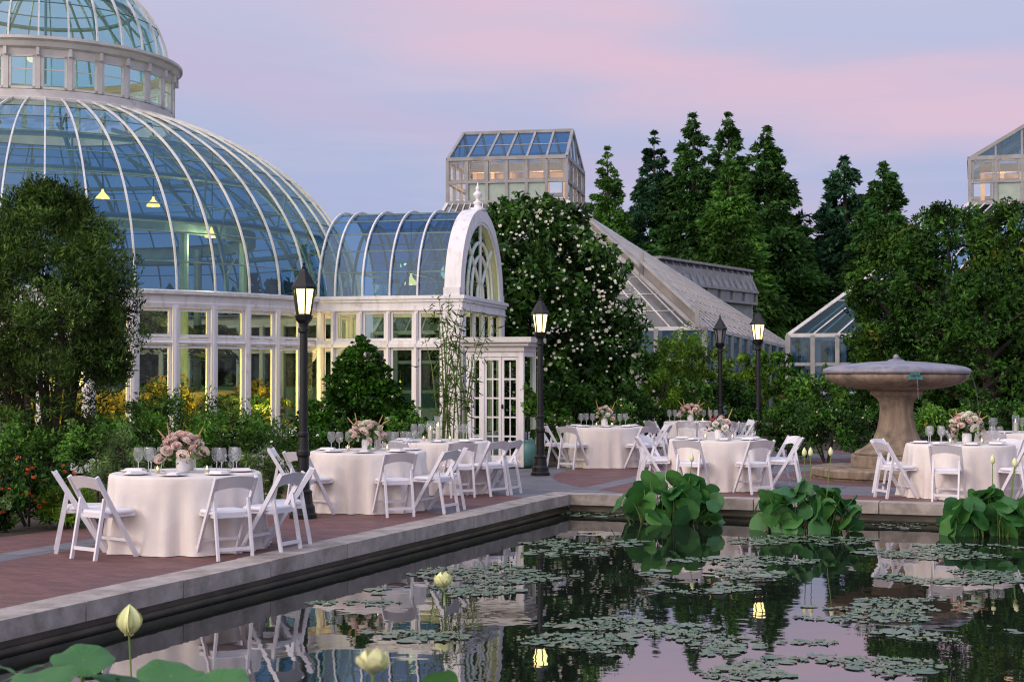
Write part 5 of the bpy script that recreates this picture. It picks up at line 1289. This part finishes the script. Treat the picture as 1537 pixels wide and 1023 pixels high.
def lotus(label, px, py, n, rad, hmax, seed, rl=(.15, .24), buds=0, depth=.7, budh=.35):
    rs = random.Random(seed); c = G(px, py, WZ); t = thing('lotus_plant', label, 'water plant', tuple(c), 0, 'lotus clumps in the pool')
    for i in range(n):
        a = rs.uniform(0, 2 * PI); q = math.sqrt(rs.random()); x, y = rad * q * math.cos(a), rad * depth * q * math.sin(a)
        z = hmax * (1 - .55 * q ** 2) * rs.uniform(.04, .85) if i > n * .35 else hmax * (1 - .5 * q * q) * rs.uniform(.75, 1.0)
        s = rs.uniform(*rl)
        tx = rs.uniform(.35, 1.2) + .2 * (1 - z / hmax); ty = rs.uniform(-.4, .4) + x / rad * .6
        lf = link('leaf', LEAF[i % 6], t, (x, y, z), (tx, ty, rs.uniform(0, 6.28))); lf.scale = (s, s, s)
        b = (x * .75, y * .75, -.05); MB().tube([b, ((b[0] + x) / 2 + rs.uniform(-.03, .03), (b[1] + y) / 2, z * .55), (x, y, z)], [.008, .007, .006], 5).build('stem', 'stem', t)
    for i in range(buds):
        x, y = rs.uniform(-.35, .35) * rad + .1, rs.uniform(-.2, .2); z = hmax + budh * rs.uniform(.45, 1.0)
        MB().tube([(x * .6, y, 0), (x * .85, y, z * .6), (x, y, z)], .006, 5).build('bud_stem', 'stem', t)
        MB().lathe([(.001, 0), (.02, .01), (.032, .04), (.027, .075), (.012, .105), (.001, .12)], 10, (x, y, z)).build('bud', 'p_lotus', t, smooth=True)
lotus('large lotus clump at the left of the far pool side', 1004, 783, 80, .68, .62, 1, (.10, .195), 1, .6, .3)
lotus('lotus clump with tall yellow buds in the middle of the far pool side', 1213, 796, 80, .68, .60, 2, (.10, .19), 3, .6, .46)
lotus('lotus clump with leaning stems at the right edge of the pool', 1492, 802, 70, .64, .54, 3, (.10, .19), 3, .6, .35)
# foreground lotus, bottom left, and its open flowers
def big_lotus():
    c = G(110, 1080, WZ); t = thing('lotus_plant', 'broad foreground lotus leaves at the bottom left corner', 'water plant', tuple(c), 0, 'lotus clumps in the pool')
    for i, (px, py, Y, s, tx, ty) in enumerate(((124, 990, 6.2, .135, .26, .14), (256, 1014, 5.9, .14, .22, -.16), (176, 1018, 5.6, .12, .35, .1), (22, 1016, 5.8, .12, .3, .25), (62, 1020, 5.4, .13, .25, .1), (322, 1030, 5.6, .14, .15, -.15), (-28, 996, 6.0, .15, .2, .3), (660, 1024, 5.6, .07, .8, .6))):
        p = at(px, py, Y) - c; lf = link('leaf', LEAF[i % 6], t, tuple(p), (tx, ty, i * 1.3)); lf.scale = (s, s, s)
        MB().tube([(p.x * .9, p.y * .9, -.1), (p.x, p.y, p.z)], .009, 6).build('stem', 'stem', t)
big_lotus()
def lotus_flower(px, py, Y, label, openness, sc, seed):
    c = at(px, py, Y); b = G(px, 1100, WZ); t = thing('lotus_flower', label, 'flower', (c.x, c.y, WZ), 0, 'lotus flowers in the pool'); h = c.z - WZ; rs = random.Random(seed)
    MB().tube([(.02, 0, 0), (.01, 0, h * .6), (0, 0, h)], [.007, .006, .006], 6).build('stem', 'stem', t)
    for ring, (n, lean, ln) in enumerate(((5, .10, 1.0), (6, .22, .92), (5, .3, .7))):
        for i in range(n):
            a = 2 * PI * i / n + ring * .6 + rs.uniform(-.1, .1); row = []; L_ = ln * sc
            le = lean * min(1, openness * 3) + openness * (.25 + .3 * ring) * rs.uniform(.6, 1.2); ca, sa = math.cos(a), math.sin(a)
            for j in range(7):
                v = j / 6; w = .36 * L_ * math.sin(PI * min(1, v * .86 + .10)) * (1 if v < 1 else .1); r = L_ * (.27 * math.sin(PI * v ** .8) * (1 - .08 * ring) + le * v); z = L_ * v * (1 - le * .3)
                for k in (-1, 0, 1): row.append(((r - .10 * L_ * abs(k) * (1 - v)) * ca - w * k * sa, (r - .10 * L_ * abs(k) * (1 - v)) * sa + w * k * ca, z + h))
            MB().add(row, [(3 * j + k, 3 * j + k + 1, 3 * j + k + 4, 3 * j + k + 3) for j in range(6) for k in range(2)]).build('petal', 'p_lotus', t, smooth=True)
def loose(t):
    t_ = [c for c in t.children if c.name.startswith('petal')][6]; t_.rotation_euler = (0, 0, 0)
lotus_flower(194, 953, 8.7, 'closed pale yellow lotus bud with one loose petal, in front of the curb', 0.0, .185, 1)
lotus_flower(666, 882, 12.5, 'half open pale yellow lotus flower before the lily pads', .55, .15, 2)
lotus_flower(560, 1010, 4.6, 'blurred open yellow lotus flower at the bottom of the picture', .8, .085, 3)

# lily pads: rafts of small pads on the water
def pad_mesh(seed):
    rs = random.Random(seed); n = 18; w = rs.uniform(.10, .3); vs = [(0, 0, 0)]
    for i in range(n + 1):
        a = w + (2 * PI - 2 * w) * i / n; r = 1 + .05 * math.sin(3 * a + seed) + rs.uniform(-.03, .03); vs.append((r * math.cos(a), r * math.sin(a), rs.choice((0, 0, .1, .3)) if rs.random() < .3 else 0))
    vs2 = [(x * .98, y * .98, z - .05) for x, y, z in vs]; fs = [(0, i + 1, i + 2) for i in range(n)]; k = n + 2
    fs += [(i + 1, k + i + 1, k + i + 2, i + 2) for i in range(n)]
    return vs + vs2, fs
PADV = [pad_mesh(i) for i in range(5)]; PADM = []
for v, f in PADV:
    o = MB().add(v, f).build('lily_pad', 'pad'); PADM.append(o.data); bpy.data.objects.remove(o)
RAFTS = [(a, b, c * 1.08, d * 1.15, int(e * 1.35)) for a, b, c, d, e in ((885, 815, 78, 6, 34), (855, 829, 56, 7, 26), (742, 862, 104, 13, 90), (672, 887, 92, 8, 60), (965, 763, 100, 5, 46), (1060, 768, 60, 4, 20), (1205, 812, 90, 7, 60), (1120, 842, 84, 7, 60), (1072, 862, 92, 7, 66), (1058, 883, 66, 7, 40), (945, 937, 108, 9, 90), (868, 962, 74, 10, 60), (1005, 968, 112, 17, 130), (1024, 943, 46, 6, 26),
         (1425, 828, 108, 10, 100), (1440, 866, 96, 9, 80), (1345, 908, 108, 9, 90), (1310, 925, 96, 8, 60), (1420, 950, 84, 11, 80), (1250, 1001, 128, 15, 140), (1490, 797, 66, 5, 40), (1112, 1012, 60, 8, 26), (1215, 964, 36, 3, 8), (610, 955, 80, 7, 34), (530, 905, 60, 4, 14), (905, 770, 60, 5, 20), (1360, 790, 50, 4, 14))]
rs = random.Random(99); allp = []
NAMES = {}
for ri, (px, py, rx, ry, n) in enumerate(RAFTS):
    k = 0; tries = 0; mine = []
    while k < n and tries < n * 30:
        tries += 1; a = rs.uniform(0, 2 * PI); q = math.sqrt(rs.random()); p = G(px + rx * q * math.cos(a) * rs.uniform(.8, 1.2), py + ry * q * math.sin(a), WZ); r = min(.135, .053 * math.exp(rs.gauss(0, .42)))
        if math.sin(p.x * 5.1 + ri) + math.sin(p.y * 3.3 + p.x * 1.7 + ri * 2) + rs.uniform(-.6, .6) < -.35: continue
        if any((p.x - o[0]) ** 2 + (p.y - o[1]) ** 2 < (.92 * (r + o[2])) ** 2 for o in mine): continue
        mine.append((p.x, p.y, r, ri)); k += 1
    allp += mine
allp.sort(key=lambda o: -o[2] / o[1] ** 2)
def where(ri):
    x, y = RAFTS[ri][:2]
    lr = 'left' if x < 760 else 'middle' if x < 1150 else 'right'
    fb = 'far' if y < 850 else 'near' if y > 930 else 'central'
    return f'{fb} {lr}'
for i, (x, y, r, ri) in enumerate(allp[:290]):
    o = link('lily_pad', PADM[i % 5], None, (x, y, WZ + .006 + .0006 * (i % 9)), rs.uniform(0, 6.28)); o.scale = (r, r * rs.uniform(.85, 1), .04)
    w = where(ri); tag(o, f'flat round lily pad floating in the {w} rafts of the pool', 'lily pad', f'lily pads in the {w} rafts')
mb = MB()
for i, (x, y, r, ri) in enumerate(allp[290:]):
    v, f = PADV[i % 5]; a = rs.uniform(0, 6.28); c, s = math.cos(a), math.sin(a); z = WZ + .006 + .0007 * (i % 8)
    mb.add([(x + r * (p[0] * c - p[1] * s), y + r * (p[0] * s + p[1] * c), z + p[2] * .04) for p in v], f)
tag(mb.build('lily_pads', 'pad'), 'masses of small grey-green lily pads scattered over the pool', 'lily pads', kind='stuff')
